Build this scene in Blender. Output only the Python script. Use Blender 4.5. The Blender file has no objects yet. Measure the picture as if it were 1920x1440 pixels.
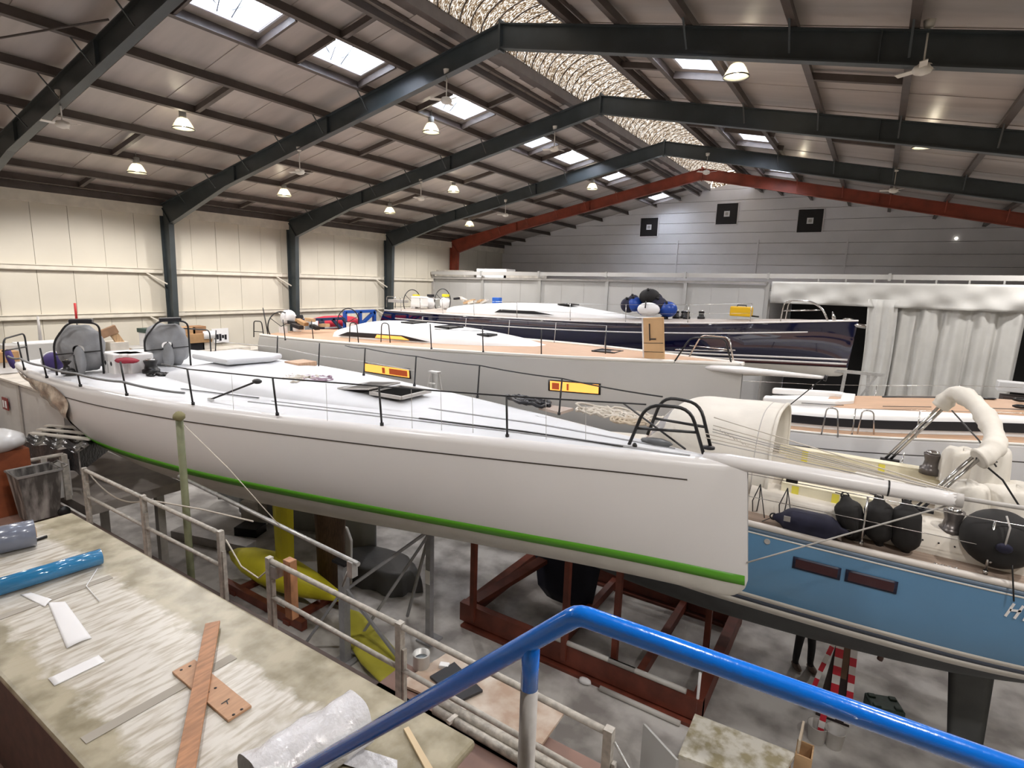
import bpy, bmesh, math, random
from mathutils import Vector, Matrix, Quaternion
random.seed(7)
SC = bpy.context.scene
COL = SC.collection
H = 7.4                                   # eye height above the workshop floor
# ------------------------------------------------------------------ camera
FPX, YAW, PITCH, ROLL = 1055.0, 0.565, 0.178, 0.032
FWD = Vector((-math.sin(YAW)*math.cos(PITCH), math.cos(YAW)*math.cos(PITCH), -math.sin(PITCH)))
_r = Vector((math.cos(YAW), math.sin(YAW), 0)); _u = _r.cross(FWD)
RGT = math.cos(ROLL)*_r + math.sin(ROLL)*_u
UPV = -math.sin(ROLL)*_r + math.cos(ROLL)*_u
EYE = Vector((0, 0, H))
cam_d = bpy.data.cameras.new('camera'); cam = bpy.data.objects.new('camera', cam_d); COL.objects.link(cam)
cam.matrix_world = Matrix(((RGT.x, UPV.x, -FWD.x, 0), (RGT.y, UPV.y, -FWD.y, 0), (RGT.z, UPV.z, -FWD.z, H), (0, 0, 0, 1)))
cam_d.sensor_fit = 'HORIZONTAL'; cam_d.sensor_width = 36.0; cam_d.lens = 36.0*FPX/1920.0
cam_d.clip_start = 0.05; cam_d.clip_end = 400
SC.camera = cam
# ------------------------------------------------------------------ world, exposure
SC.view_settings.view_transform = 'Standard'; SC.view_settings.look = 'None'
SC.view_settings.exposure = 0.12; SC.view_settings.gamma = 1.0; SC.view_settings.use_curve_mapping = False
W = bpy.data.worlds.new('overcast_sky'); SC.world = W; W.use_nodes = True
W.node_tree.nodes['Background'].inputs[0].default_value = (0.80, 0.87, 1.0, 1)
W.node_tree.nodes['Background'].inputs[1].default_value = 25.0
LAMP_W = 640.0
# ------------------------------------------------------------------ helpers
def P(px, py, x=None, y=None, z=None, d=None):
    """real-world point seen at a photo pixel, on a plane x=, y= or z= (or at depth d)"""
    v = FWD + (px-960)/FPX*RGT - (py-720)/FPX*UPV
    if d is not None: t = d
    elif x is not None: t = x/v.x
    elif y is not None: t = y/v.y
    else: t = (z-H)/v.z
    return EYE + v*t
def lerp(a, b, t): return a+(b-a)*t
def interp(tab, u):
    if u <= tab[0][0]: return tab[0][1]
    for (a, va), (b, vb) in zip(tab, tab[1:]):
        if u <= b:
            return lerp(va, vb, (u-a)/(b-a))
    return tab[-1][1]
def smooth(tab, u):
    """Catmull-Rom through a table"""
    n = len(tab)
    if u <= tab[0][0]: return tab[0][1]
    if u >= tab[-1][0]: return tab[-1][1]
    for i in range(n-1):
        a, va = tab[i]; b, vb = tab[i+1]
        if u <= b:
            t = (u-a)/(b-a)
            m0 = (vb-tab[i-1][1])/(b-tab[i-1][0]) if i > 0 else (vb-va)/(b-a)
            m1 = (tab[i+2][1]-va)/(tab[i+2][0]-a) if i < n-2 else (vb-va)/(b-a)
            h = b-a
            return ((2*t**3-3*t*t+1)*va + (t**3-2*t*t+t)*h*m0 + (-2*t**3+3*t*t)*vb + (t**3-t*t)*h*m1)
MATS = {}
def mat(name, col, rough=0.5, metal=0.0, var=0.0, scale=4.0, bump=0.0, bscale=40.0, coat=0.0, col2=None, stretch=None, spec=0.5, detail=6.0, lo=0.35, hi=0.65):
    if name in MATS: return MATS[name]
    m = bpy.data.materials.new(name); m.use_nodes = True; nt = m.node_tree
    b = nt.nodes['Principled BSDF']
    b.inputs['Roughness'].default_value = rough; b.inputs['Metallic'].default_value = metal
    b.inputs['Coat Weight'].default_value = coat; b.inputs['Specular IOR Level'].default_value = spec
    b.inputs['Base Color'].default_value = (*col, 1)
    if var or bump or col2:
        tc = nt.nodes.new('ShaderNodeTexCoord'); mp = nt.nodes.new('ShaderNodeMapping')
        nt.links.new(tc.outputs['Object'], mp.inputs[0])
        if stretch: mp.inputs['Scale'].default_value = stretch
    if var or col2:
        n = nt.nodes.new('ShaderNodeTexNoise'); n.inputs['Scale'].default_value = scale; n.inputs['Detail'].default_value = detail
        nt.links.new(mp.outputs[0], n.inputs['Vector'])
        r = nt.nodes.new('ShaderNodeValToRGB'); r.color_ramp.elements[0].position = lo; r.color_ramp.elements[1].position = hi
        c2 = col2 if col2 else tuple(min(1, c*(1+var)) for c in col)
        c1 = col if col2 else tuple(c*(1-var) for c in col)
        r.color_ramp.elements[0].color = (*c1, 1); r.color_ramp.elements[1].color = (*c2, 1)
        nt.links.new(n.outputs['Fac'], r.inputs[0]); nt.links.new(r.outputs[0], b.inputs['Base Color'])
    if bump:
        n2 = nt.nodes.new('ShaderNodeTexNoise'); n2.inputs['Scale'].default_value = bscale; n2.inputs['Detail'].default_value = 5
        nt.links.new(mp.outputs[0], n2.inputs['Vector'])
        bp = nt.nodes.new('ShaderNodeBump'); bp.inputs['Strength'].default_value = bump; bp.inputs['Distance'].default_value = 0.02
        nt.links.new(n2.outputs['Fac'], bp.inputs['Height']); nt.links.new(bp.outputs[0], b.inputs['Normal'])
    MATS[name] = m
    return m
def glass_mat(name, col, rough=0.05, alpha=0.35):
    if name in MATS: return MATS[name]
    m = bpy.data.materials.new(name); m.use_nodes = True
    b = m.node_tree.nodes['Principled BSDF']; b.inputs['Base Color'].default_value = (*col, 1)
    b.inputs['Roughness'].default_value = rough; b.inputs['Alpha'].default_value = alpha
    MATS[name] = m; return m
def emit_mat(name, col, s):
    if name in MATS: return MATS[name]
    m = bpy.data.materials.new(name); m.use_nodes = True
    b = m.node_tree.nodes['Principled BSDF']; b.inputs['Base Color'].default_value = (*col, 1)
    b.inputs['Emission Color'].default_value = (*col, 1); b.inputs['Emission Strength'].default_value = s
    MATS[name] = m; return m
def perp(d):
    d = d.normalized(); a = Vector((0, 0, 1)) if abs(d.z) < 0.9 else Vector((1, 0, 0))
    x = d.cross(a).normalized(); return x, d.cross(x).normalized()
class MB:
    def __init__(s): s.v = []; s.f = []; s.sm = []
    def face(s, idx, sm=False): s.f.append(tuple(idx)); s.sm.append(sm)
    def poly(s, pts):
        n = len(s.v); s.v += [Vector(p) for p in pts]; s.face(range(n, n+len(pts))); return s
    def box(s, c, size, R=None):
        c = Vector(c); sx, sy, sz = (k/2 for k in size); n = len(s.v)
        for dx, dy, dz in ((-1,-1,-1),(1,-1,-1),(1,1,-1),(-1,1,-1),(-1,-1,1),(1,-1,1),(1,1,1),(-1,1,1)):
            p = Vector((dx*sx, dy*sy, dz*sz)); s.v.append(c + (R @ p if R else p))
        for q in ((0,3,2,1),(4,5,6,7),(0,1,5,4),(1,2,6,5),(2,3,7,6),(3,0,4,7)): s.face([n+i for i in q])
        return s
    def beam(s, a, b, w, h, up=(0, 0, 1)):
        """rectangular bar from a to b, w across, h along up"""
        a, b = Vector(a), Vector(b); d = (b-a).normalized(); u = Vector(up); u = (u - d*u.dot(d))
        if u.length < 1e-4: u = perp(d)[0]
        u.normalize(); r = d.cross(u); n = len(s.v)
        for p in (a, b):
            for i, j in ((-1,-1),(1,-1),(1,1),(-1,1)): s.v.append(p + r*(i*w/2) + u*(j*h/2))
        for q in ((3,2,1,0),(4,5,6,7),(0,1,5,4),(1,2,6,5),(2,3,7,6),(3,0,4,7)): s.face([n+i for i in q])
        return s
    def prism(s, poly, ext):
        """polygon (3D points) extruded by vector"""
        e = Vector(ext); n = len(s.v); k = len(poly)
        s.v += [Vector(p) for p in poly] + [Vector(p)+e for p in poly]
        s.face(list(range(n+k-1, n-1, -1))); s.face(range(n+k, n+2*k))
        for i in range(k): s.face((n+i, n+(i+1) % k, n+k+(i+1) % k, n+k+i))
        return s
    def tube(s, pts, r, n=8, closed=False, cap=True, flat=1.0):
        pts = [Vector(p) for p in pts]; m = len(pts); base = len(s.v)
        rr = r if isinstance(r, (list, tuple)) else [r]*m
        prev = None
        for i, p in enumerate(pts):
            if closed: d = pts[(i+1) % m]-pts[i-1]
            else: d = pts[min(i+1, m-1)]-pts[max(i-1, 0)]
            d = d.normalized() if d.length > 1e-9 else Vector((0, 0, 1))
            if prev is None: x, y = perp(d)
            else:
                x = prev - d*prev.dot(d)
                x = x.normalized() if x.length > 1e-6 else perp(d)[0]
                y = d.cross(x)
            prev = x
            for k in range(n):
                a = 2*math.pi*k/n
                s.v.append(p + x*(rr[i]*math.cos(a)) + y*(rr[i]*flat*math.sin(a)))
        for i in range(m if closed else m-1):
            j = (i+1) % m
            for k in range(n):
                k2 = (k+1) % n
                s.face((base+i*n+k, base+i*n+k2, base+j*n+k2, base+j*n+k), True)
        if cap and not closed:
            s.face([base+k for k in range(n-1, -1, -1)]); s.face([base+(m-1)*n+k for k in range(n)])
        return s
    def lathe(s, prof, base=(0, 0, 0), axis=(0, 0, 1), n=16, cap=True):
        """prof: list of (radius, height)"""
        b = Vector(base); d = Vector(axis).normalized(); x, y = perp(d); o = len(s.v); m = len(prof)
        for r, h in prof:
            for k in range(n):
                a = 2*math.pi*k/n; s.v.append(b + d*h + x*(r*math.cos(a)) + y*(r*math.sin(a)))
        for i in range(m-1):
            for k in range(n):
                k2 = (k+1) % n; s.face((o+i*n+k, o+(i+1)*n+k, o+(i+1)*n+k2, o+i*n+k2), True)
        if cap:
            s.face([o+k for k in range(n)]); s.face([o+(m-1)*n+k for k in range(n-1, -1, -1)])
        return s
    def grid(s, fn, nu, nv, sm=True, thick=None, flip=False):
        o = len(s.v)
        for i in range(nu+1):
            for j in range(nv+1): s.v.append(Vector(fn(i/nu, j/nv)))
        for i in range(nu):
            for j in range(nv):
                q = (o+i*(nv+1)+j, o+(i+1)*(nv+1)+j, o+(i+1)*(nv+1)+j+1, o+i*(nv+1)+j+1)
                s.face(q[::-1] if flip else q, sm)
        return s
    def blob(s, c, r, n=10, m=7, jit=0.0, R=None):
        c = Vector(c); r = (r, r, r) if not isinstance(r, (tuple, list)) else r; o = len(s.v)
        for i in range(m+1):
            t = math.pi*i/m
            for k in range(n):
                a = 2*math.pi*k/n; q = 1+random.uniform(-jit, jit)
                p = Vector((r[0]*math.sin(t)*math.cos(a)*q, r[1]*math.sin(t)*math.sin(a)*q, r[2]*math.cos(t)*q))
                s.v.append(c + (R @ p if R else p))
        for i in range(m):
            for k in range(n):
                k2 = (k+1) % n; s.face((o+i*n+k, o+(i+1)*n+k, o+(i+1)*n+k2, o+i*n+k2), True)
        return s
    def build(s, name, m, parent=None, solid=0.0, bevel=0.0, sub=0):
        off = Vector((0, 0, 0)); q = parent
        while q: off += q.location; q = q.parent
        me = bpy.data.meshes.new(name)
        me.from_pydata([tuple(p-off) for p in s.v], [], s.f)
        if any(s.sm):
            for p, k in zip(me.polygons, s.sm): p.use_smooth = k
        me.materials.append(m if not isinstance(m, str) else MATS[m])
        me.update()
        o = bpy.data.objects.new(name, me); COL.objects.link(o)
        if parent: o.parent = parent
        if solid:
            md = o.modifiers.new('thickness', 'SOLIDIFY'); md.thickness = solid; md.offset = 0
        if bevel:
            md = o.modifiers.new('bevel', 'BEVEL'); md.width = bevel; md.segments = 2; md.limit_method = 'ANGLE'
        if sub:
            md = o.modifiers.new('sub', 'SUBSURF'); md.levels = sub; md.render_levels = sub
        return o
def thing(name, label, cat, loc=(0, 0, 0), group=None, rz=0.0):
    o = bpy.data.objects.new(name, None); COL.objects.link(o); o.location = loc; o.rotation_euler = (0, 0, rz)
    o.empty_display_size = 0.2
    return tag(o, label, cat, group)
def tag(o, label, cat, group=None):
    o['label'] = label; o['category'] = cat
    if group: o['group'] = group
    return o
def struct(o):
    o['kind'] = 'structure'; return o
def copy_tree(o, parent=None):
    c = o.copy(); COL.objects.link(c); c.parent = parent
    for ch in list(o.children): copy_tree(ch, c)
    return c
def arc(c, r, a0, a1, n, ax=(1, 0, 0), ay=(0, 0, 1)):
    c, ax, ay = Vector(c), Vector(ax), Vector(ay)
    return [c + ax*(r*math.cos(lerp(a0, a1, i/n))) + ay*(r*math.sin(lerp(a0, a1, i/n))) for i in range(n+1)]
def fillet(pts, r, n=5):
    """round the inner corners of a polyline"""
    pts = [Vector(p) for p in pts]; out = [pts[0]]
    for a, b, c in zip(pts, pts[1:], pts[2:]):
        d1 = (a-b); d2 = (c-b); k = min(r, d1.length*0.45, d2.length*0.45)
        p, q = b+d1.normalized()*k, b+d2.normalized()*k
        for i in range(n+1):
            t = i/n; out.append(p*(1-t)**2 + b*(2*t*(1-t)) + q*t*t)
    out.append(pts[-1]); return out
# ------------------------------------------------------------------ materials
M_floor = mat('concrete_floor', (0.30, 0.28, 0.265), 0.42, col2=(0.60, 0.58, 0.555), scale=1.3, bump=0.12, bscale=6, lo=0.38, hi=0.60, detail=10)
M_wall = mat('cream_wall_sheet', (0.65, 0.605, 0.51), 0.55, var=0.04, scale=0.5)
M_girt = mat('cream_girt_steel', (0.72, 0.67, 0.57), 0.45, var=0.08, scale=3)
M_back = mat('grey_gable_sheet', (0.80, 0.79, 0.81), 0.5, var=0.05, scale=0.6)
M_roof = mat('brown_grey_roof_lining', (0.43, 0.385, 0.355), 0.42, var=0.10, scale=0.8, stretch=(0.5, 3, 1))
M_purlin = mat('dark_brown_purlin_steel', (0.085, 0.068, 0.06), 0.5, var=0.15, scale=3)
M_frame = mat('slate_green_frame_steel', (0.042, 0.052, 0.056), 0.38, var=0.12, scale=2)
M_red = mat('red_oxide_frame_steel', (0.24, 0.045, 0.022), 0.5, var=0.2, scale=2)
M_galv = mat('galvanised_steel', (0.5, 0.5, 0.49), 0.4, metal=0.6, var=0.15, scale=9)
M_white = mat('white_gelcoat', (0.77, 0.755, 0.75), 0.28, var=0.01, scale=1)
M_deck = mat('white_deck_paint', (0.70, 0.715, 0.745), 0.6, var=0.02, scale=3)
M_black = mat('black_paint', (0.012, 0.012, 0.013), 0.35)
M_dark = mat('dark_smoked_plastic', (0.022, 0.022, 0.026), 0.3, spec=0.3)
M_void = mat('painted_hatch_shade', (0.004, 0.004, 0.004), 0.95, spec=0.05)  # near-black slab colour, paints the shade inside the open hatch
M_chrome = mat('polished_stainless', (0.62, 0.61, 0.6), 0.18, metal=1.0)
M_grey = mat('warm_grey_paint', (0.45, 0.43, 0.41), 0.5, var=0.08, scale=6)
M_teak = mat('pale_teak_deck', (0.56, 0.36, 0.235), 0.6, var=0.12, scale=3, stretch=(0.6, 14, 1))
M_ply = mat('plywood', (0.55, 0.36, 0.2), 0.6, var=0.15, scale=3, stretch=(1, 8, 1))
M_card = mat('brown_cardboard', (0.45, 0.27, 0.13), 0.8, var=0.1, scale=4)
M_rope = mat('pale_rope', (0.6, 0.55, 0.48), 0.8)
M_cream = mat('cream_canvas', (0.72, 0.685, 0.62), 0.85, var=0.05, scale=2, bump=0.25, bscale=9)
M_greycanvas = mat('grey_canvas', (0.27, 0.275, 0.285), 0.8, var=0.12, scale=3, bump=0.5, bscale=7)
M_yellow = mat('yellow_primer', (0.78, 0.70, 0.03), 0.5, var=0.08, scale=2)
M_redsteel = mat('red_brown_cradle_steel', (0.15, 0.034, 0.018), 0.55, var=0.25, scale=3)
M_blue = mat('blue_gloss_paint', (0.0, 0.17, 0.74), 0.2, coat=0.5, bump=0.06, bscale=45)
M_rail = mat('worn_cream_rail_paint', (0.47, 0.44, 0.395), 0.5, var=0.2, scale=14)
M_wood = mat('reddish_board', (0.40, 0.19, 0.09), 0.5, var=0.22, scale=5, stretch=(6, 1, 1))
M_tape = mat('yellow_tape', (0.85, 0.75, 0.1), 0.5)
M_navyc = mat('navy_fender_cloth', (0.012, 0.012, 0.035), 0.75, var=0.2, scale=6)
M_blackc = mat('black_fender_cloth', (0.010, 0.009, 0.009), 0.75, var=0.25, scale=6)
M_paper = mat('white_paper', (0.82, 0.82, 0.83), 0.7)
M_board = mat('pale_board', (0.62, 0.58, 0.52), 0.7, var=0.12, scale=4)
# ------------------------------------------------------------------ the hall
XL, XR, XE = -24.0, -8.07, 12.0           # left wall, ridge, right wall
ZE, ZR = H+2.556, H+5.888                 # top of the frames at eaves and ridge
YN, YB = -6.0, 36.0                       # near end wall, far gable
SLOPE = (ZR-ZE)/(XR-XL)
FRAMES = [-6.0, 0.2, 5.95, 11.8, 17.47, 23.82, 29.76]
LIN = 0.24                                # lining above the frames
def zframe(x): return ZE + SLOPE*(x-XL) if x < XR else ZR - SLOPE*(x-XR)
# floor
mb = MB(); mb.box(((XL+XE)/2, (YN+YB)/2, -0.1), (XE-XL+0.4, YB-YN+0.4, 0.2)); struct(mb.build('floor', M_floor))
# left wall: backing and upright sheets
mb = MB(); mb.box((XL-0.16, (YN+YB)/2, 5.2), (0.1, YB-YN+1, 10.4)); wl = struct(mb.build('wall_left', M_wall))
y = YN; k = 0
me0 = None
while y < YB-0.01:
    w = 1.05
    mb = MB(); mb.box((XL-0.08, y+w/2, 4.85), (0.06+0.006*(k % 3), w-0.012, 9.7)); mb.build('wall_panel', M_wall, wl)
    y += w; k += 1
mb = MB(); mb.box((XL+0.02, (YN+YB)/2, H+2.32), (0.22, YB-YN, 0.36)); mb.build('eaves_band', M_girt, wl)
mb = MB(); mb.box((XL-0.0, (YN+YB)/2, H+2.62), (0.26, YB-YN, 0.24)); mb.build('eaves_gutter', M_purlin, wl)
for z in (H+0.02, H-1.66):
    for a, b in zip(FRAMES, FRAMES[1:]+[YB]):
        mb = MB()
        mb.box((XL+0.09, (a+b)/2, z), (0.05, b-a-0.36, 0.16))
        mb.box((XL+0.04, (a+b)/2, z+0.075), (0.22, b-a-0.36, 0.02)); mb.box((XL+0.04, (a+b)/2, z-0.085), (0.12, b-a-0.36, 0.02))
        if b < YB: mb.beam((XL+0.08, b-0.75, z-0.09), (XL+0.3, b-0.12, z-0.5), 0.05, 0.05)
        if a > YN: mb.box((XL+0.06, a+0.35, z), (0.14, 0.4, 0.2))
        mb.build('girt', M_girt, wl)
# right wall and near wall, behind the camera
mb = MB(); mb.box((XE+0.1, (YN+YB)/2, 5.2), (0.2, YB-YN, 10.4)); struct(mb.build('wall_right', M_wall))
mb = MB(); mb.box(((XL+XE)/2, YN-0.15, 7), (XE-XL, 0.2, 14)); struct(mb.build('wall_front', M_wall))
# far gable: horizontal boards clipped to the roof line
mb = MB(); mb.prism([(XL-.3, YB+0.3, 0), (XE, YB+0.3, 0), (XE, YB+0.3, zframe(XE)+LIN), (XR, YB+0.3, ZR+LIN), (XL-.3, YB+0.3, ZE+LIN)], (0, 0.1, 0))
wb = struct(mb.build('wall_back', M_back))
z = H-1.0; k = 0
while z < ZR+LIN-0.05:
    z1 = min(z+0.62, ZR+LIN-0.02)
    def xl(zz): return XL-0.25 if zz < ZE+LIN else XL+(zz-ZE-LIN)/SLOPE
    a0, a1 = xl(z), xl(z1-0.02)
    mb = MB(); yb = YB+0.0+0.012*(k % 2)
    b0, b1 = min(XE, 2*XR-a0 if a0 > XL else XE), min(XE, 2*XR-a1 if a1 > XL else XE)
    mb.prism([(a0, yb, z), (b0, yb, z), (b1, yb, z1-0.018), (a1, yb, z1-0.018)], (0, 0.34, 0)); mb.build('gable_board', M_back, wb)
    z += 0.62; k += 1
for x in (-10.9, -6.2, -1.7):
    mb = MB(); mb.box((x, YB-0.02, H+1.6), (0.09, 0.05, 2.6)); mb.build('cover_strip', M_back, wb)
# roof lining in strips with openings for the rooflights
SKY_L = [(6.75, 8.3), (9.6, 11.25), (13.85, 15.75), (18.55, 20.1), (21.45, 23.45), (26.3, 27.8), (32.9, 34.9)]
SKY_R = [(7.6, 9.4), (13.35, 15.1), (21.1, 22.85), (27.4, 29.0)]
SXL, SXR = (-12.2, -11.25), (-4.85, -3.65)
VX0, VX1 = -9.18, -6.65
mb = MB()
for vx, sx in ((VX0, -1), (VX1, 1)):
    zz = zframe(vx)+LIN
    mb.box((vx+sx*0.03, (YN+YB)/2, zz+0.06), (0.07, YB-YN, 0.30))
    mb.box((vx+sx*0.22, (YN+YB)/2, zz-0.03), (0.30, YB-YN, 0.05))
    mb.box((vx+sx*0.52, (YN+YB)/2, zz-0.10), (0.06, YB-YN, 0.12))
ceil = struct(mb.build('ceiling', M_purlin))
def strip(xa, xb, ya, yb, k):
    za, zb = zframe(xa)+LIN, zframe(xb)+LIN; o = 0.016*(k % 2)
    mb = MB(); mb.prism([(xa, ya-0.01, za+o), (xb, ya-0.01, zb+o), (xb, ya-0.01, zb+o+0.07), (xa, ya-0.01, za+o+0.07)], (0, yb-ya+0.02, 0))
    mb.build('roof_panel', M_roof, ceil)
for side, skies, sx, xa, xb in ((0, SKY_L, SXL, XL-0.3, VX0), (1, SKY_R, SXR, VX1, XE+0.3)):
    ys = [YN]
    cuts = sorted([c for s in skies for c in s]+[YB+0.3])
    for c in cuts:
        n = max(1, round((c-ys[-1])/1.02)); a = ys[-1]
        ys += [a+(c-a)*(i+1)/n for i in range(n)]
    for k, (a, b) in enumerate(zip(ys, ys[1:])):
        mid = (a+b)/2
        if any(s[0] < mid < s[1] for s in skies):
            strip(xa, sx[0], a, b, k); strip(sx[1], xb, a, b, k)
        else: strip(xa, xb, a, b, k)
# purlins, one length per bay
PX_L = [-23.3, -22.1, -20.05, -18.05, -16.1, -14.3, -12.45, -10.95, -9.85]
for xs in (PX_L, [2*XR-x for x in PX_L]+[8.6, 10.6]):
    for x in xs:
        for a, b in zip(FRAMES, FRAMES[1:]+[YB]):
            zz = zframe(x); mb = MB()
            R = Matrix.Rotation(-math.atan(SLOPE) if x < XR else math.atan(SLOPE), 3, 'Y')
            mb.box((x, (a+b)/2, zz+0.11), (0.07, b-a, 0.2), R)
            mb.box((x+0.04, (a+b)/2, zz+0.01), (0.10, b-a, 0.02), R)
            mb.build('purlin', M_purlin, ceil)
# short stays between purlins
for bi in range(1, len(FRAMES)):
    a = FRAMES[bi]; b = (FRAMES+[YB])[bi+1] if bi+1 < len(FRAMES) else YB
    for i, f in ((0, 0.5), (2, 0.45), (4, 0.52), (7, 0.5)):
        for mir in (0, 1):
            xa, xb = PX_L[i], PX_L[i+1]
            if mir: xa, xb = 2*XR-xa, 2*XR-xb
            yy = lerp(a, b, f)
            if not mir and i == 7: yy = lerp(a, b, 0.62)
            mb = MB(); mb.beam((xa, yy, zframe(xa)+0.09), (xb, yy, zframe(xb)+0.09), 0.12, 0.14); mb.build('purlin_stay', M_purlin, ceil)
# rooflights: upstand, kerb trim, pane, wind-out gear
M_curb = mat('pale_rooflight_upstand', (0.62, 0.62, 0.66), 0.5)
M_pane = glass_mat('rooflight_pane', (0.95, 0.97, 1.0), 0.1, 0.12)
def rooflight(x0, x1, y0, y1):
    mb = MB(); h = 0.42; sx = -1 if x0 < XR else 1
    za, zb = zframe(x0)+LIN-0.02, zframe(x1)+LIN-0.02; t = 0.05
    for (ax, ay, az, bx, by, bz) in ((x0, y0, za, x1, y0, zb), (x0, y1, za, x1, y1, zb), (x0, y0, za, x0, y1, za), (x1, y0, zb, x1, y1, zb)):
        e = Vector((0, t, 0)) if ay == by else Vector((t, 0, 0))
        mb.prism([(ax, ay, az), (bx, by, bz), (bx, by, bz+h), (ax, ay, az+h)], e)
    w = mb.build('rooflight', M_curb, ceil)
    mb = MB(); mb.poly([(x0, y0, za+h), (x1, y0, zb+h), (x1, y1, zb+h), (x0, y1, za+h)]); mb.build('pane', M_pane, w, solid=0.01)
    mb = MB(); xm, ym = (x0+x1)/2, (y0+y1)/2; zm = (za+zb)/2
    g = 0.012
    mb.tube([(x0, ym-0.15, za+0.02), (xm, ym-0.25, zm+h-0.03)], g, 6); mb.tube([(x0, ym+0.15, za+0.02), (xm, ym+0.25, zm+h-0.03)], g, 6)
    mb.tube([(xm, y0+0.1, zm+h-0.05), (xm, y1-0.1, zm+h-0.05)], g*1.2, 6); mb.tube([(x0, ym-0.15, za+0.03), (x0, ym+0.15, za+0.03)], g, 6)
    mb.tube([(x0+0.1, ym-0.4, za+h-0.06), (x0, ym, za+0.1), (x0+0.1, ym+0.4, za+h-0.06)], g, 6)
    mb.build('opening_gear', M_frame, w)
    mb = MB(); o = 0.14
    for ya in (y0-o, y1+o): mb.beam((x0-0.2, ya, zframe(x0-0.2)+0.1), (x1+0.2, ya, zframe(x1+0.2)+0.1), 0.06, 0.16)
    mb.build('trimmer', M_purlin, w)
for a, b in SKY_L: rooflight(SXL[0], SXL[1], a, b)
for a, b in SKY_R: rooflight(SXR[0], SXR[1], a, b)
# translucent corrugated barrel vault along the ridge, weathered sheets
m = bpy.data.materials.new('weathered_translucent_sheet'); m.use_nodes = True; nt = m.node_tree; nt.nodes.clear()
out = nt.nodes.new('ShaderNodeOutputMaterial'); tr = nt.nodes.new('ShaderNodeBsdfTranslucent'); df = nt.nodes.new('ShaderNodeBsdfDiffuse'); mx = nt.nodes.new('ShaderNodeMixShader')
tc = nt.nodes.new('ShaderNodeTexCoord'); mp = nt.nodes.new('ShaderNodeMapping'); mp.inputs['Scale'].default_value = (0.45, 2.2, 0.45)
n1 = nt.nodes.new('ShaderNodeTexNoise'); n1.inputs['Scale'].default_value = 26; n1.inputs['Detail'].default_value = 9; n1.inputs['Roughness'].default_value = 0.75
rp = nt.nodes.new('ShaderNodeValToRGB'); cr = rp.color_ramp
cr.elements[0].position = 0.42; cr.elements[0].color = (0.003, 0.0016, 0.0008, 1); cr.elements[1].position = 0.66; cr.elements[1].color = (0.34, 0.315, 0.27, 1)
e = cr.elements.new(0.53); e.color = (0.03, 0.0185, 0.009, 1)
nt.links.new(tc.outputs['Object'], mp.inputs[0]); nt.links.new(mp.outputs[0], n1.inputs['Vector']); nt.links.new(n1.outputs['Fac'], rp.inputs[0])
nt.links.new(rp.outputs[0], tr.inputs['Color']); nt.links.new(rp.outputs[0], df.inputs['Color'])
mx.inputs[0].default_value = 0.15; nt.links.new(tr.outputs[0], mx.inputs[1]); nt.links.new(df.outputs[0], mx.inputs[2]); nt.links.new(mx.outputs[0], out.inputs[0])
MATS['vault'] = m
vc, vr = (VX0+VX1)/2, (VX1-VX0)/2
vz = zframe(VX0)+LIN+0.18
PER = 0.42; NP = int((YB+0.2-YN)/PER)
for k in range(NP):
    y0 = YN+k*PER
    def fn(u, v, y0=y0):
        c = 0.022*math.cos(2*math.pi*2*v); a = math.pi*(1-u); yy = y0+v*(PER+0.03)
        return (vc+(vr+c)*math.cos(a), yy, vz+(vr*0.62+c)*math.sin(a)+0.004*(k % 2))
    mb = MB(); mb.grid(fn, 14, 12); mb.build('vault_sheet', m, ceil)
    mb = MB(); mb.tube([fn(i/14, 0.0) for i in range(15)], 0.034, 5); mb.build('vault_rib', M_purlin, ceil)
mb = MB(); mb.poly([(vc+vr*math.cos(math.pi*i/16), YB+0.1, vz+vr*0.62*math.sin(math.pi*i/16)) for i in range(17)]+[(VX0, YB+0.1, vz-0.6), (VX1, YB+0.1, vz-0.6)]); mb.build('vault_end', m, ceil)
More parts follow.
